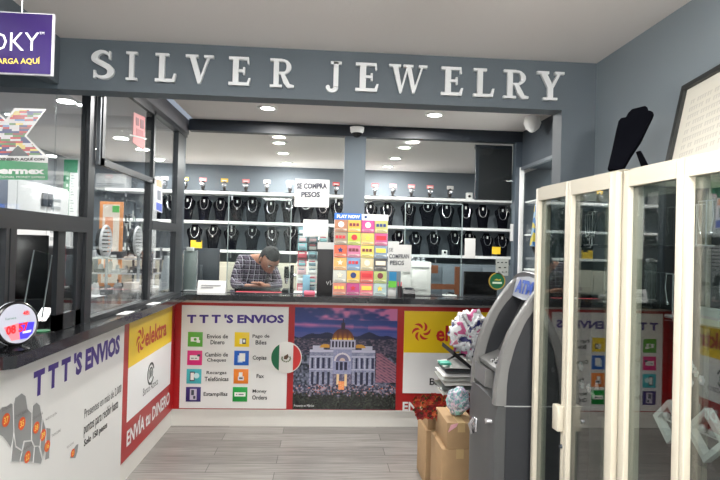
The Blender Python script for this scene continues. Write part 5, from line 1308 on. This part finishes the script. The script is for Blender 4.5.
# bunch of dark red artificial flowers
fa = at(443, 408, 'y', YB-.02); fz = zB+.004
flw = empty('flower_bunch', (fa.x, YB+.05, fz), 'bunch of dark red artificial flowers lying on the left box stack', 'flowers')
rf2 = random.Random(8); fcols = [cmat((126, 26, 26), .8), cmat((164, 44, 34), .8), cmat((96, 18, 24), .8), cmat((176, 84, 44), .8)]
stems = MB(); lf = cmat((70, 74, 36), .8)
for i in range(44):
    u = 418+(i % 11)*5.4+rf2.uniform(-2, 2); v = 398+(i//11)*5.5+rf2.uniform(-2, 2)
    p = at(u, v, 'y', YB-.04-.05*(i//11)+rf2.uniform(-.02, .02)); R0 = rf2.uniform(.026, .036); b = MB(); c_ = fcols[rf2.randrange(4)]; c2 = fcols[rf2.randrange(4)]
    for lay in range(3):
        for k in range(6):
            a = 2*PI*k/6+lay*.5; rr3 = R0*(1-.28*lay)
            d_ = Vector((math.cos(a), -.35-.25*lay, math.sin(a))).normalized(); s_ = Vector((-math.sin(a), 0, math.cos(a)))
            P0_ = p; tip = p+d_*rr3
            b.add([P0_+Vector((0, -.004*lay, 0)), p+d_*rr3*.6+s_*rr3*.42, tip+Vector((0, -.006, 0)), p+d_*rr3*.6-s_*rr3*.42, P0_+Vector((0, .01, 0))], [(0, 1, 2, 3), (4, 3, 2, 1)], c_ if lay != 1 else c2, True)
    b.ball(p+Vector((0, -.012, 0)), R0*.3, c2, 6)
    b.build('blossom', flw)
    stems.tube([p+Vector((0, .008, 0)), Vector((fa.x+.02, YB+.08, fz+.02)), Vector((fa.x+.12, YB+.16, fz+.01))], .0025, lf, 5)
    for k in range(2):
        d_ = Vector((rf2.uniform(-1, 1), -.5, rf2.uniform(-1, 1))).normalized()*.035; sd = d_.cross(Vector((0, 1, 0))).normalized()*.010
        stems.prism([p, p+d_*.5+sd, p+d_, p+d_*.5-sd], (0, .001, 0), lf)
stems.build('stems', flw)
# stand with two levels, clothes in plastic on it
XSx = at(466, 380, 'y', -1.0).x
ds = empty('display_stand', (XSx+.04, -1.0, 0), 'black stand behind the ATM carrying folded clothes and a plastic wrapped bundle', 'stand')
zs1 = at(455, 394.5, 'y', -1.0).z; zs2 = at(470, 368, 'y', -1.0).z
pst = XSx+.30
MB().box((pst-.015, -.80, .03), (pst+.015, -.77, 1.0), blackr).build('pole', ds)
MB().box((pst-.2, -1.05, 0), (pst+.16, -.65, .03), blackr, bev=.004).build('base', ds)
MB().box((XSx-.13, -1.12, zs1-.02), (pst+.06, -.80, zs1), blackr, bev=.004).build('shelf', ds)
a_ = at(452.5, 350, 'y', -1.08); b2 = at(476, 374, 'y', -1.08)
MB().prism([(a_.x, -1.12, a_.z), (b2.x+.08, -1.12, b2.z-.04), (b2.x+.085, -1.12, b2.z-.06), (a_.x-.004, -1.12, a_.z-.028)], (0, .34, 0), blackr).build('tilted_tray', ds)
rg = random.Random(17); zc_ = zs1+.002
fcl = [(226, 226, 222), (206, 208, 206), (84, 90, 90), (236, 236, 232), (190, 194, 190), (232, 232, 230), (70, 74, 78), (222, 222, 218)]
ga = at(440, 390, 'y', -1.1).x; gb2 = at(478, 390, 'y', -1.1).x
from mathutils import noise as _nz
for i, c in enumerate(fcl):
    h_ = .014+.006*rg.random(); b = MB(); nx, ny = 16, 8; x0_ = ga+rg.uniform(-.0, .04); x1_ = gb2+rg.uniform(-.02, .02)
    def sh2(t, w, top):
        x = x0_+(x1_-x0_)*t; y = -1.11+.26*w; e = min(1, 6*min(t, 1-t, w, 1-w)+.12)
        return Vector((x, y, zc_+(h_*e if top else 0)+.008*(_nz.noise(Vector((x*14, y*14, i*3.1)))+.45)*(1 if top else .55)+.010*(1-t)*0))
    tv_ = [sh2(a/nx, q/ny, True) for q in range(ny+1) for a in range(nx+1)]; bv_ = [sh2(a/nx, q/ny, False) for q in range(ny+1) for a in range(nx+1)]
    n_ = len(tv_); fs_ = []
    for q in range(ny):
        for a in range(nx):
            k = q*(nx+1)+a; fs_.append((k, k+1, k+nx+2, k+nx+1)); fs_.append((n_+k, n_+k+nx+1, n_+k+nx+2, n_+k+1))
    bd = [a for a in range(nx)]+[nx+q*(nx+1) for q in range(ny)]+[ny*(nx+1)+nx-a for a in range(nx)]+[(ny-q)*(nx+1) for q in range(ny)]
    for k in range(len(bd)): a, c2_ = bd[k], bd[(k+1) % len(bd)]; fs_.append((a, n_+a, n_+c2_, c2_))
    b.add(tv_+bv_, fs_, cmat(c, .35), True)
    b.build('folded_garment', None, 'folded %s garment in clear film in the stack beside the ATM' % ('dark grey' if sum(c) < 300 else 'white'), 'garment', 'garments in dark folds beside the ATM' if sum(c) < 300 else 'white garments stacked beside the ATM')
    zc_ += h_+.010
gt = at(444, 370, 'y', -1.14)
MB().box((gt.x-.02, -1.13, zc_+.0), (gt.x+.05, -1.05, zc_+.016), cmat((74, 172, 150), .5), bev=.004).build('green_tag_card', None, 'small green card on top of the folded garments', 'card')
hg = at(448, 368, 'y', -1.05)
MB().tube([(hg.x, -1.02, zc_+.012), (hg.x+.06, -1.02, zc_+.045), (hg.x+.1, -1.02, zc_+.05), (hg.x+.2, -1.02, zc_+.03)], .007, blackm, 8).build('black_strap', None, 'black looped strap on top of the folded garments', 'strap')
c_ = at(468, 335, 'y', -1.0)
wb = crumple('plastic_bundle', (c_.x+.03, -.97, c_.z+.0), (.105), (1.3, .9, 1.5), [cmat((196, 90, 140), .5), film[1], film[0], film[2], cmat((232, 232, 236), .25), film[0], cmat((150, 148, 154), .3), cmat((40, 40, 104), .4)], 'large bundle of clothes in crumpled clear plastic with navy and pink patches, above the garments', 'bundle', 5, jit=.16)
pa = at(449.5, 344, 'y', -1.12)
MB().prism([(pa.x, -1.16, pa.z), (pa.x+.045, -1.12, pa.z+.03), (pa.x+.06, -1.11, pa.z+.0)], (0, -.004, 0), cmat((240, 158, 180), .5)).build('pink_tag', None, 'pink paper corner sticking out of the plastic bundle', 'tag')

# cloth bag on the showcase's far side
cb_a = at(531.5, 246, 'y', -1.9); cb_b = at(541, 205, 'y', -1.9)
bgm = bpy.data.materials.new('blue_patterned_cloth'); bgm.use_nodes = True; nt = bgm.node_tree; b = nt.nodes['Principled BSDF']; vo = nt.nodes.new('ShaderNodeTexVoronoi'); vo.inputs['Scale'].default_value = 38; cr = nt.nodes.new('ShaderNodeValToRGB'); cr.color_ramp.interpolation = 'CONSTANT'
cr.color_ramp.elements[0].color = (*lin((70, 140, 210)), 1); e = cr.color_ramp.elements.new(.45); e.color = (*lin((160, 200, 230)), 1); e = cr.color_ramp.elements.new(.7); e.color = (*lin((236, 220, 90)), 1); cr.color_ramp.elements[-1].color = (1, 1, 1, 1)
tc = nt.nodes.new('ShaderNodeTexCoord'); nt.links.new(tc.outputs['Object'], vo.inputs['Vector']); nt.links.new(vo.outputs['Color'], cr.inputs[0]); nt.links.new(cr.outputs[0], b.inputs['Base Color'])
bg = empty('cloth_bag', (cb_a.x+.05, -1.9, cb_a.z), 'blue and yellow patterned cloth hanging beside the right jamb above the ATM', 'bag')
yb_ = -1.985
q1 = at(532, 246, 'y', yb_); q2 = at(545, 247, 'y', yb_); q3 = at(546, 195, 'y', yb_); q4 = at(537, 205, 'y', yb_)
MB().prism([q1, q2, q3, q4], (0, .03, 0), bgm).build('bag', bg)
MB().tube([(q4.x+.03, yb_+.015, q4.z-.01), (q4.x+.04, yb_+.015, q4.z+.03), (2.262, yb_+.015, q4.z+.04)], .004, blackr, 6).build('cord', bg)
MB().prism([at(533, 247, 'y', yb_), at(545, 247.5, 'y', yb_), at(545, 264, 'y', yb_), at(539, 262, 'y', yb_)], (0, .02, 0), blackr).build('lining', bg)
# built-in wall showcase right of the back window
wsr = empty('built_in_showcase', (XR+.02, -.9, .75), 'built-in lit glass wall showcase between the back window and the right jamb', 'showcase')
MB().box((XR-.004, YH+.1, .75), (XR+.001, YG-.04, 2.19), pane_m).build('pane', wsr)
MB().box((XR-.02, YG-.055, .75), (XR+.012, YG-.03, 2.19), whitep).box((XR-.02, YH+.1, 2.165), (XR+.012, YG-.055, 2.19), greyfr).build('frame', wsr)
for z in (1.05, 1.33, 1.62, 1.9): MB().box((XR+.03, YH+.12, z-.012), (XR+.38, YG-.04, z), glasswhite).build('shelf', wsr)
for z in (1.33, 1.62, 1.05):
    for i in range(4):
        y = -.12-.22*i; b = MB(); T = Matrix.Translation((XR+.14, y, z)) @ Matrix.Rotation(-PI/2+.3, 4, 'Z')
        rows = [(0, .04, .03, 0), (.03, .038, .026, .004), (.14, .062, .026, .02), (.2, .05, .024, .03), (.23, .028, .02, .035)]
        b.ring_tube([[(w*math.cos(a), yy-d*math.sin(a), zz2) for a in [2*PI*j/12 for j in range(12)]] for zz2, w, d, yy in rows], velvet, T=T)
        r = empty('necklace_bust', (XR+.14, y, z), 'small dark bust with silver chain inside the wall showcase by the right jamb', 'jewellery bust', 'busts in the wall showcase'); b.build('bust', r)
        MB().tube([(.03*math.cos(a), -.012-.01*abs(math.sin(a)), .19+.1*math.sin(a)) for a in [-PI*j/12 for j in range(13)]], .0025, silver, 5, T=T).build('necklace', r)
area('showcase_lamp', (XR+.2, -.6, 2.17), .15, 5)

# ------------------------------------------------------------ round counter device, near left
dv = at(17, 323.5, 'x', .072); dn = Vector((.86, -.48, .10)).normalized()
dq = dn.to_track_quat('Z', 'Y').to_matrix().to_4x4(); dT = Matrix.Translation(dv) @ dq
rd = dv.z-H-.006
dd_ = empty('counter_display', (dv.x, dv.y, H), 'round white display with red and blue print on the near end of the left worktop', 'display')
RD = .074
MB().lathe((0, 0, 0), [(.001, -.016), (RD+.003, -.016), (RD+.006, -.010), (RD+.006, .004), (RD+.001, .008), (RD-.002, .006)], blackm, 40, T=dT).build('rim', dd_)
MB().lathe((0, 0, 0), [(RD-.004, -.020), (RD+.004, -.022), (RD+.006, -.017), (RD, -.0165)], cmat((226, 230, 240), .3), 40, T=dT).build('light_ring', dd_)
MB().lathe((0, 0, 0), [(.001, .0065), (RD-.003, .0065), (RD-.002, .003)], mat('lit_display_face', (176, 178, 192), .3, emit=.1), 40, T=dT).build('face', dd_)
b = MB(); axx = dq.to_3x3() @ Vector((1, 0, 0)); 
hx_ = Vector((0, 0, 1)).cross(dn).normalized(); hz_ = dn.cross(hx_).normalized(); Ro = mat('lit_red', (226, 40, 44), .4, emit=.2); Bo = mat('lit_blue', (70, 60, 220), .4, emit=.2)
def dpt(a, c, e=.0072): return dv+hx_*a*RD+hz_*c*RD+dn*e
b.prism([dpt(-.72, -.12), dpt(.02, .02), dpt(.06, -.78), dpt(-.36, -.80)], dn*.0004, mat('lit_pale_red', (240, 130, 140), .4, emit=.1))
b.prism([dpt(.02, .02), dpt(.84, -.0), dpt(.70, -.55), dpt(.42, -.78), dpt(.06, -.78)], dn*.0004, Bo)
text(b, 'OPEN', dpt(-.66, -.5), dpt(.42, -.5), dpt(-.66, -.08), Ro, dn, .001, .05) if False else text(b, '08 57', dpt(-.62, -.52), dpt(.5, -.40), dpt(-.62, -.08), Ro, dn, .001, .05)
text(b, 'lunes', dpt(-.62, .22), dpt(-.1, .24), dpt(-.62, .34), cmat((80, 130, 110), .5), dn, .001)
text(b, '48:', dpt(.24, .36), dpt(.6, .38), dpt(.24, .58), Ro, dn, .001, .03)
b.prism([dpt(.2, -.42), dpt(.66, -.38), dpt(.62, -.5), dpt(.2, -.52)], dn*.0012, cmat((240, 240, 250), .4)); b.build('display_print', dd_)
MB().lathe((dv.x-.012, dv.y+.004, H), [(.001, 0), (.05, 0), (.052, .006), (.03, .014), (.018, .03), (.001, .03)], blackm, 24).build('foot', dd_)

# ------------------------------------------------------------ left office seen through the glazing
ofw = mat('office_white', (196, 197, 197), .5); offg = mat('office_grey', (150, 154, 156), .5); wood_o = mat('orange_wood', (206, 138, 84), .5)
# slatted white cupboard wall on the far left
cl = empty('wall_cupboard', (-1.72, 1.2, 1.12), 'white cupboards with grey slats along the far left office wall', 'cupboard')
MB().box((-1.795, .1, 1.12), (-1.62, 1.78, 2.02), ofw, bev=.004).build('body', cl)
for i in range(3): MB().box((-1.62, .12+i*.555, 1.14), (-1.605, .66+i*.555, 2.0), ofw, bev=.003).build('door', cl)
b = MB(); 
for i in range(8): b.box((-1.605, 1.3, 1.3+i*.08), (-1.60, 1.5, 1.335+i*.08), offg)
b.build('slats', cl)
MB().box((-1.604, 1.24, 1.86), (-1.585, 1.36, 2.0), dkg).build('wall_switch_box', None, 'small dark box on the white cupboard in the left office', 'box') if False else None
bx = empty('wall_control', (-1.6, 1.36, 1.83), 'small dark grey control box on the white cupboards in the left office', 'control box')
MB().box((-1.604, 1.10, 1.80), (-1.58, 1.19, 1.93), dkg, bev=.003).box((-1.604, 1.21, 1.80), (-1.58, 1.29, 1.93), dkg, bev=.003).build('housing', bx)
cdk = empty('display_cabinet', (-1.5, .2, 0), 'dark blue cabinet with printed blue front at the left picture edge in the office', 'cabinet')
MB().box((-1.78, -.9, 0), (-1.35, .05, 2.05), mat('dark_blue_panel', (58, 66, 84), .4), bev=.004).build('body', cdk)
b = MB(); b.box((-1.35, -.8, 1.62), (-1.346, .0, 1.74), cmat((46, 78, 150), .4)); b.box((-1.35, -.8, 1.5), (-1.346, -.3, 1.6), cmat((190, 170, 130), .4)); b.box((-1.35, -.28, 1.5), (-1.346, .0, 1.6), cmat((60, 84, 140), .4))
text(b, 'PAY HUT', (-1.346, -.7, 1.65), (-1.346, -.05, 1.65), (-1.346, -.7, 1.71), whitep, NL, .001, .03) if False else None
b.build('front_print', cdk)
gp = empty('green_poster', (-1.2, 1.95, 1.3), 'tall green and white poster at the end of the left office wall', 'poster')
gA = at(62.5, 216, 'y', 1.7); gB = at(78, 160, 'y', 1.7)
MB().box((gA.x, 1.7, gA.z), (gB.x, 1.712, gB.z), cmat((232, 234, 232), .4)).build('sheet', gp)
b = MB(); wgp = gB.x-gA.x
b.box((gA.x, 1.697, gA.z), (gA.x+wgp*.45, 1.70, gB.z), cmat((28, 130, 84), .4)); b.box((gA.x, 1.696, gB.z-.14), (gB.x, 1.70, gB.z), cmat((28, 130, 84), .4))
for i in range(14): b.box((gA.x+wgp*.55, 1.697, gA.z+.05+i*.03), (gB.x-.03-.01*(i % 3), 1.70, gA.z+.058+i*.03), cmat((150, 160, 156), .5))
text(b, 'INTERMEX', (gA.x+.02, 1.696, gB.z-.11), (gB.x-.02, 1.696, gB.z-.11), (gA.x+.02, 1.696, gB.z-.05), whitep, NB, .001, .04) if False else None
for i in range(5): b.box((gA.x+.03, 1.696, gA.z+.08+i*.08), (gA.x+wgp*.36, 1.699, gA.z+.11+i*.08), cmat((200, 226, 210), .5))
b.build('print', gp)
ps_ = empty('partition', (-1.25, 1.75, 0), 'white partition carrying the green poster in the left office', 'partition')
pa_ = at(60, 216, 'y', 1.72); MB().box((-1.795, 1.8, 0), (gB.x+.03, 1.84, 2.38), ofw).build('panel', ps_)
MB().box((gA.x, 1.712, gA.z), (gB.x, 1.80, gA.z+.04), ofw).build('bracket', ps_)
# air conditioner on the back wall
ac = empty('air_conditioner', (-1.3, 2.14, 2.08), 'white air conditioner high on the office back wall', 'air conditioner')
aA = at(95, 189, 'y', 2.05); aB = at(127, 174, 'y', 2.05)
b = MB(); b.box((aA.x, 2.04, aA.z), (aB.x, 2.23, aB.z), ofw, bev=.02); b.build('housing', ac)
b = MB()
for i in range(3): b.box((aA.x+.02, 2.03, aA.z+.02+i*.02), (aB.x-.02, 2.042, aA.z+.028+i*.02), offg)
b.build('louvre', ac)
# framed picture
fA = at(98, 262, 'y', 1.3); fA.z = 1.001; fB = at(123, 202, 'y', 1.3)
fp = empty('framed_picture', ((fA.x+fB.x)/2, 1.33, fA.z), 'orange wood framed picture with green corner standing in the left office', 'picture')
MB().box((fA.x, 1.3, fA.z), (fB.x, 1.33, fB.z), wood_o, bev=.004).build('frame', fp)
b = MB(); b.box((fA.x+.035, 1.296, fA.z+.04), (fB.x-.03, 1.3, fB.z-.03), cmat((226, 214, 200), .5)); b.box((fA.x+.13, 1.294, fB.z-.11), (fA.x+.2, 1.297, fB.z-.04), cmat((90, 180, 90), .5)); b.box((fA.x+.06, 1.294, fA.z+.1), (fA.x+.14, 1.297, fB.z-.16), cmat((222, 150, 110), .5)); b.build('print', fp)
# work bench with racks
wbz = 1.0
be = empty('work_bench', (-.8, .9, 0), 'long white work bench crowded with tools in the left office', 'bench')
MB().box((-1.6, .25, wbz-.04), (-.28, 1.62, wbz), ofw, bev=.003).build('top', be)
for a in (-1.55, -.35):
    for c in (.3, 1.52): MB().box((a, c, 0), (a+.05, c+.05, wbz-.04), offg).build('leg', be)
ro = random.Random(44)
greyc = [(226, 226, 224), (206, 208, 206), (150, 150, 150), (90, 92, 94), (236, 232, 226), (60, 60, 64), (196, 186, 176), (176, 180, 184)]
rkk = empty('bench_rack', (-.72, .95, wbz), 'two-level white wire rack on the bench in the left office', 'rack')
for z in (wbz+.16, wbz+.30): MB().box((-1.12, .78, z), (-.42, 1.1, z+.012), ofw).build('shelf', rkk)
for a in (-1.12, -.44):
    for c in (.78, 1.08): MB().box((a, c, wbz), (a+.02, c+.02, wbz+.42), silver).build('post', rkk)
n_ = 0
for z, ys in ((wbz, .82), (wbz+.172, .82), (wbz+.312, .82), (wbz, .42)):
    x = -1.09 if ys > .5 else -1.25
    while x < -.5:
        w = ro.uniform(.05, .13); h_ = ro.uniform(.04, .115); d_ = ro.uniform(.1, .2); c = greyc[ro.randrange(8)]; k = ro.randrange(3)
        b = MB(); M_ = cmat(c, .5)
        if k == 0:
            b.box((x, ys, z), (x+w, ys+d_, z+h_), M_, bev=.004); b.box((x+.01, ys-.003, z+.01), (x+w*.6, ys, z+h_*.5), cmat(greyc[ro.randrange(8)], .5)); lab = 'carton'; nm = 'storage_box'
        elif k == 1:
            b.lathe((x+w/2, ys+.06, z), [(.001, 0), (w*.36, 0), (w*.38, h_*.8), (w*.30, h_*.84), (w*.30, h_), (.001, h_)], M_, 14); lab = 'jar'; nm = 'tool_jar'
            for q in range(3): b.tube([(x+w/2, ys+.06, z+h_*.9), (x+w/2+ro.uniform(-.02, .02), ys+.06, z+h_+.03)], .003, dkg, 5)
        else:
            b.box((x, ys, z), (x+w, ys+d_, z+h_*.35), M_, bev=.004); b.lathe((x+w*.5, ys+.05, z+h_*.35), [(.03*w*10, 0), (.022*w*10, h_*.4), (.001, h_*.45)], cmat(greyc[ro.randrange(8)], .4), 12); lab = 'tray'; nm = 'tool_tray'
        where = {0: 'on the bench under the rack', 1: 'on the lower rack level', 2: 'on the upper rack level', 3: 'along the front of the bench'}[[(wbz, .82), (wbz+.172, .82), (wbz+.312, .82), (wbz, .42)].index((z, ys))]
        b.build(nm, None, 'small workshop %s %s in the left office' % (lab, where), lab, 'workshop %ss %s' % (lab, where))
        x += w+ro.uniform(.01, .03); n_ += 1
# two slatted round fans
def fan(u, v, y, R, label, rz):
    c = at(u, v, 'y', y); r = empty('desk_fan', (c.x, y, wbz+.312 if False else wbz), label, 'fan')
    T = Matrix.Translation((c.x, y, c.z)) @ Matrix.Rotation(rz, 4, 'Z')
    b = MB().tube([(R*math.cos(a), 0, R*math.sin(a)) for a in [2*PI*i/28 for i in range(28)]], .012, ofw, 8, True, T=T); b.build('guard_ring', r)
    b = MB()
    for k in range(-3, 4):
        z = k*R*.24; l = math.sqrt(max(0, R*R-z*z)); b.box((-l, -.008, z-.012), (l, .008, z+.012), ofw, T=T)
    b.build('grille', r)
    MB().lathe((0, .02, 0), [(R*.9, 0), (R*.85, .03), (.04, .06), (.001, .08)], blackr, 24, 'y', T=T).build('motor_housing', r)
    MB().tube([(c.x, y+.03, c.z-R*.9), (c.x, y+.03, wbz+.02)], .014, offg, 8).lathe((c.x, y+.03, wbz), [(.001, 0), (.07, 0), (.06, .02), (.001, .022)], offg, 16).build('stand', r)
fan(106, 242, .62, .145, 'slatted white round fan in front of the orange framed picture', 1.62)
fan(138, 241, .62, .125, 'slatted white round fan at the right end of the office bench', 1.62)
# tall dark tool carousel and white column
b = MB(); cc_ = at(128, 215, 'y', 1.0); tr_ = empty('tool_tree', (cc_.x, 1.2, wbz), 'tall dark rack bristling with tools between the two fans', 'tool rack')
b.tube([(cc_.x, 1.2, wbz), (cc_.x, 1.2, wbz+.86)], .012, dkg, 8); b.lathe((cc_.x, 1.2, wbz), [(.001, 0), (.1, 0), (.09, .015), (.001, .016)], dkg, 18); b.build('post', tr_)
for i in range(26):
    z = wbz+.42+.46*ro.random(); a = ro.uniform(0, 2*PI); l = ro.uniform(.04, .10); b = MB()
    p0 = Vector((cc_.x, 1.2, z)); p1 = p0+Vector((math.cos(a)*l, math.sin(a)*l, .01)); b.tube([p0, p1], .003, silver, 5)
    b.tube([p1, p1-Vector((0, 0, ro.uniform(.05, .12)))], ro.uniform(.006, .012), cmat([(60, 64, 62), (150, 156, 150), (40, 42, 44), (200, 204, 200)][i % 4], .5), 6); b.build('hanging_tool', tr_)
wcA = at(140, 300, 'y', 1.45); wcB = at(149, 178, 'y', 1.45)
wcp = empty('tall_locker', ((wcA.x+wcB.x)/2, 1.67, 0), 'narrow tall white locker behind the right fan in the left office', 'locker')
MB().box((wcA.x, 1.64, 0), (wcB.x+.02, 1.70, wcB.z), ofw, bev=.004).build('body', wcp); MB().box((wcA.x+.01, 1.63, .1), (wcB.x+.01, 1.64, wcB.z-.03), ofw, bev=.002).build('door', wcp)
# lower left: counter inside the near hatch with monitor, sign holder, terminal
ind = empty('inner_desk', (-.6, -1.4, 0), 'grey inner desk behind the near hatch in the left office', 'desk')
MB().box((-1.25, -2.5, .72), (-.44, -.55, .76), offg).build('top', ind)
for a in (-1.22, -.5):
    for c in (-2.46, -.62): MB().box((a, c, 0), (a+.04, c+.04, .72), offg).build('leg', ind)
pm_ = at(26, 262, 'y', -1.35)
monitor(-.66, -1.25, .76, .46, .38, PI+.5, 'black computer monitor seen through the near hatch of the left counter', .36)
sgA = at(30, 300, 'y', -1.95)
sh3 = empty('sign_holder', (sgA.x, -1.95, H), 'tilted clear acrylic sign holder standing inside the near hatch', 'sign holder')
SX = sgA.x
MB().prism([at(22, 318, 'y', -1.95), at(42, 318, 'y', -1.95), at(52, 255, 'y', -1.95), at(34, 250, 'y', -1.95)], (0, .005, 0), acry).build('panel', sh3)
e_ = mat('polished_glass_edge'); 
MB().tube([at(22, 318, 'y', -1.955), at(34, 250, 'y', -1.955)], .003, e_, 5).tube([at(42, 318, 'y', -1.955), at(52, 255, 'y', -1.955)], .003, e_, 5).build('edge', sh3)
tA = at(35, 325, 'y', -1.92); tB = at(52, 309, 'y', -1.92)
te = empty('payment_terminal', ((tA.x+tB.x)/2, -1.9, H), 'small black payment terminal on the worktop inside the near hatch', 'terminal')
MB().prism([(tA.x, -1.95, H), (tA.x, -1.86, H), (tA.x, -1.86, H+.085), (tA.x, -1.93, H+.03)], (tB.x-tA.x-.02, 0, 0), blackm).build('body', te)
MB().box((tA.x+.01, -1.935, H+.034), (tB.x-.03, -1.93, H+.036), cmat((210, 60, 80), .4)).build('key_strip', te)
gm = at(42, 331, 'z', H+.001)
MB().lathe((gm.x+.0, gm.y-.0, H+.001), [(.001, 0), (.035, 0), (.035, .003), (.001, .003)], cmat((30, 130, 80), .4), 20).build('green_coaster', None, 'small green round coaster on the left worktop behind the round display', 'coaster')
# hanging red object
ha = at(49, 250, 'y', -1.2)
hh_ = empty('handset', (-.45, -1.2, .76), 'dark red and black telephone handset on its base inside the near hatch', 'telephone')
px_ = at(50, 285, 'y', -1.3)
MB().box((px_.x-.08, -1.38, .76), (px_.x+.10, -1.2, .80), blackm, bev=.01).build('base', hh_); MB().tube([(px_.x-.07, -1.33, .825), (px_.x-.03, -1.33, .85), (px_.x+.05, -1.33, .85), (px_.x+.09, -1.33, .825)], .02, cmat((120, 30, 40), .4), 8).build('receiver', hh_)
# acrylic display, yellow item, posters in the third bay
aS = at(160, 290, 'y', -.02)
for i, (u, lab) in enumerate(((160, 'clear slanted display plaque with printed sheet in the far bay of the left glazing'),)):
    q = [at(154, 292, 'y', -.02), at(165, 290, 'y', -.02), at(169, 256, 'y', -.02), at(160, 256, 'y', -.02)]
    r = empty('display_plaque', (q[0].x, .0, H), lab, 'plaque'); MB().prism([Vector((p.x, p.y+.12, p.z)) for p in q], (0, .006, 0), cmat((196, 204, 206), .3)).build('sheet', r)
    MB().box((q[0].x-.01, .06, H), (q[1].x+.02, .16, H+.01), acry).build('foot', r)
yA = at(158, 246, 'y', 1.0); yB = at(169, 237, 'y', 1.0)
MB().box((yA.x, 1.86, SZ[2]), (yA.x+.14, 1.9, SZ[2]+.09), cmat((240, 204, 40), .5), bev=.002).build('yellow_card_box', None, 'small yellow box on the lowest shelf seen through the left glazing', 'box') if False else None
rA = wq(128.5, 152, .006) if True else None
def gstick(pts, e, c, name, label, cat='notice'):
    MB().prism([wq(u, v, e) for u, v in pts], (.0015, 0, 0), c).build(name, None, label, cat)
r = empty('pink_notice', wq(136, 155, .024), 'pink printed notice with a white edge strip on the upper sash of the left glazing', 'notice')
MB().prism([wq(u, v, .027) for u, v in ((129, 112), (140.5, 117), (140, 151), (128, 142))], (.0015, 0, 0), cmat((226, 130, 130), .5)).build('sheet', r)
b = MB(); b.prism([wq(u, v, .029) for u, v in ((131, 117), (134, 118.5), (134, 126), (131, 125))], (.001, 0, 0), cmat((150, 60, 70), .5)); b.prism([wq(u, v, .029) for u, v in ((135.5, 119), (139, 120.5), (139, 129), (135.5, 128))], (.001, 0, 0), cmat((130, 60, 70), .5)); b.prism([wq(u, v, .029) for u, v in ((131.5, 128), (138.5, 131), (138.5, 138), (131.5, 135))], (.001, 0, 0), cmat((190, 90, 96), .5)); b.build('print', r)
b = MB(); b.prism([wq(u, v, .0292) for u, v in ((124.5, 134), (142, 138), (142, 139.4), (124.5, 135.6))], (.0015, 0, 0), paper); b.build('tape_strip', r)
r = empty('window_poster', wq(159, 212, .0), 'narrow poster with red top and blue foot on the far bay of the left glazing', 'poster')
MB().prism([wq(u, v, .0) for u, v in ((155.5, 178), (162, 180), (162, 213), (155.5, 210))], (.0015, 0, 0), cmat((214, 214, 220), .4)).build('sheet', r)
b = MB(); b.prism([wq(u, v, .002) for u, v in ((156, 179), (161.5, 181), (161.5, 188), (156, 186))], (.001, 0, 0), cmat((214, 150, 120), .5)); b.prism([wq(u, v, .002) for u, v in ((156, 202), (161.5, 204), (161.5, 212), (156, 209.5))], (.001, 0, 0), cmat((70, 90, 170), .5)); b.prism([wq(u, v, .002) for u, v in ((157, 190), (160.5, 191), (160.5, 201), (157, 199.5))], (.001, 0, 0), cmat((110, 116, 126), .5)); b.build('print', r)
# papers lying on the left worktop
for i, (u, v, w, l, a, lab) in enumerate(((128, 313, .055, .16, .1, 'white printed sheet lying on the left worktop, nearer one'), (152, 303.5, .05, .15, -.1, 'white printed sheet lying on the left worktop, farther one'))):
    p = at(u, v, 'z', H+.001); x = XG+.056
    T = Matrix.Translation((x, p.y, H+.0012)) @ Matrix.Rotation(a*.3, 4, 'Z')
    MB().box((-w/2, -l/2, 0), (w/2, l/2, .0012), paper, T=T).box((-w/3, -l/3, .0012), (w/4, l/4, .0014), cmat((214, 206, 206), .6), T=T).build('paper_sheet', None, lab, 'paper')

# dark office chair inside the near hatch
oc = at(24, 275, 'y', -1.75); ocx = oc.x-.30; ocy = -1.55
ch2 = empty('office_chair', (-1.02, -.2, 0), 'black high-back office chair behind the near hatch of the left counter', 'chair')
cx, cy = -1.02, -.2
MB().box((cx-.24, cy-.22, .5), (cx+.24, cy+.24, .58), blackr, bev=.03).build('seat', ch2)
MB().box((cx-.24, cy+.2, .66), (cx+.24, cy+.29, 1.42), blackr, bev=.035).build('backrest', ch2)
MB().tube([(cx, cy+.02, .12), (cx, cy+.02, .5)], .03, dkg, 10).build('gas_column', ch2)
MB().tube([(cx-.03, cy+.25, .55), (cx-.03, cy+.27, .7)], .02, dkg, 8).build('back_bracket', ch2)
for i in range(5):
    a = 2*PI*i/5; l_ = MB().tube([(cx, cy+.02, .12), (cx+.28*math.cos(a), cy+.02+.28*math.sin(a), .07)], [.03, .018], dkg, 8).build('leg', ch2)
    MB().ball((cx+.28*math.cos(a), cy+.02+.28*math.sin(a), .03), .029, blackm, 8).build('castor', l_)
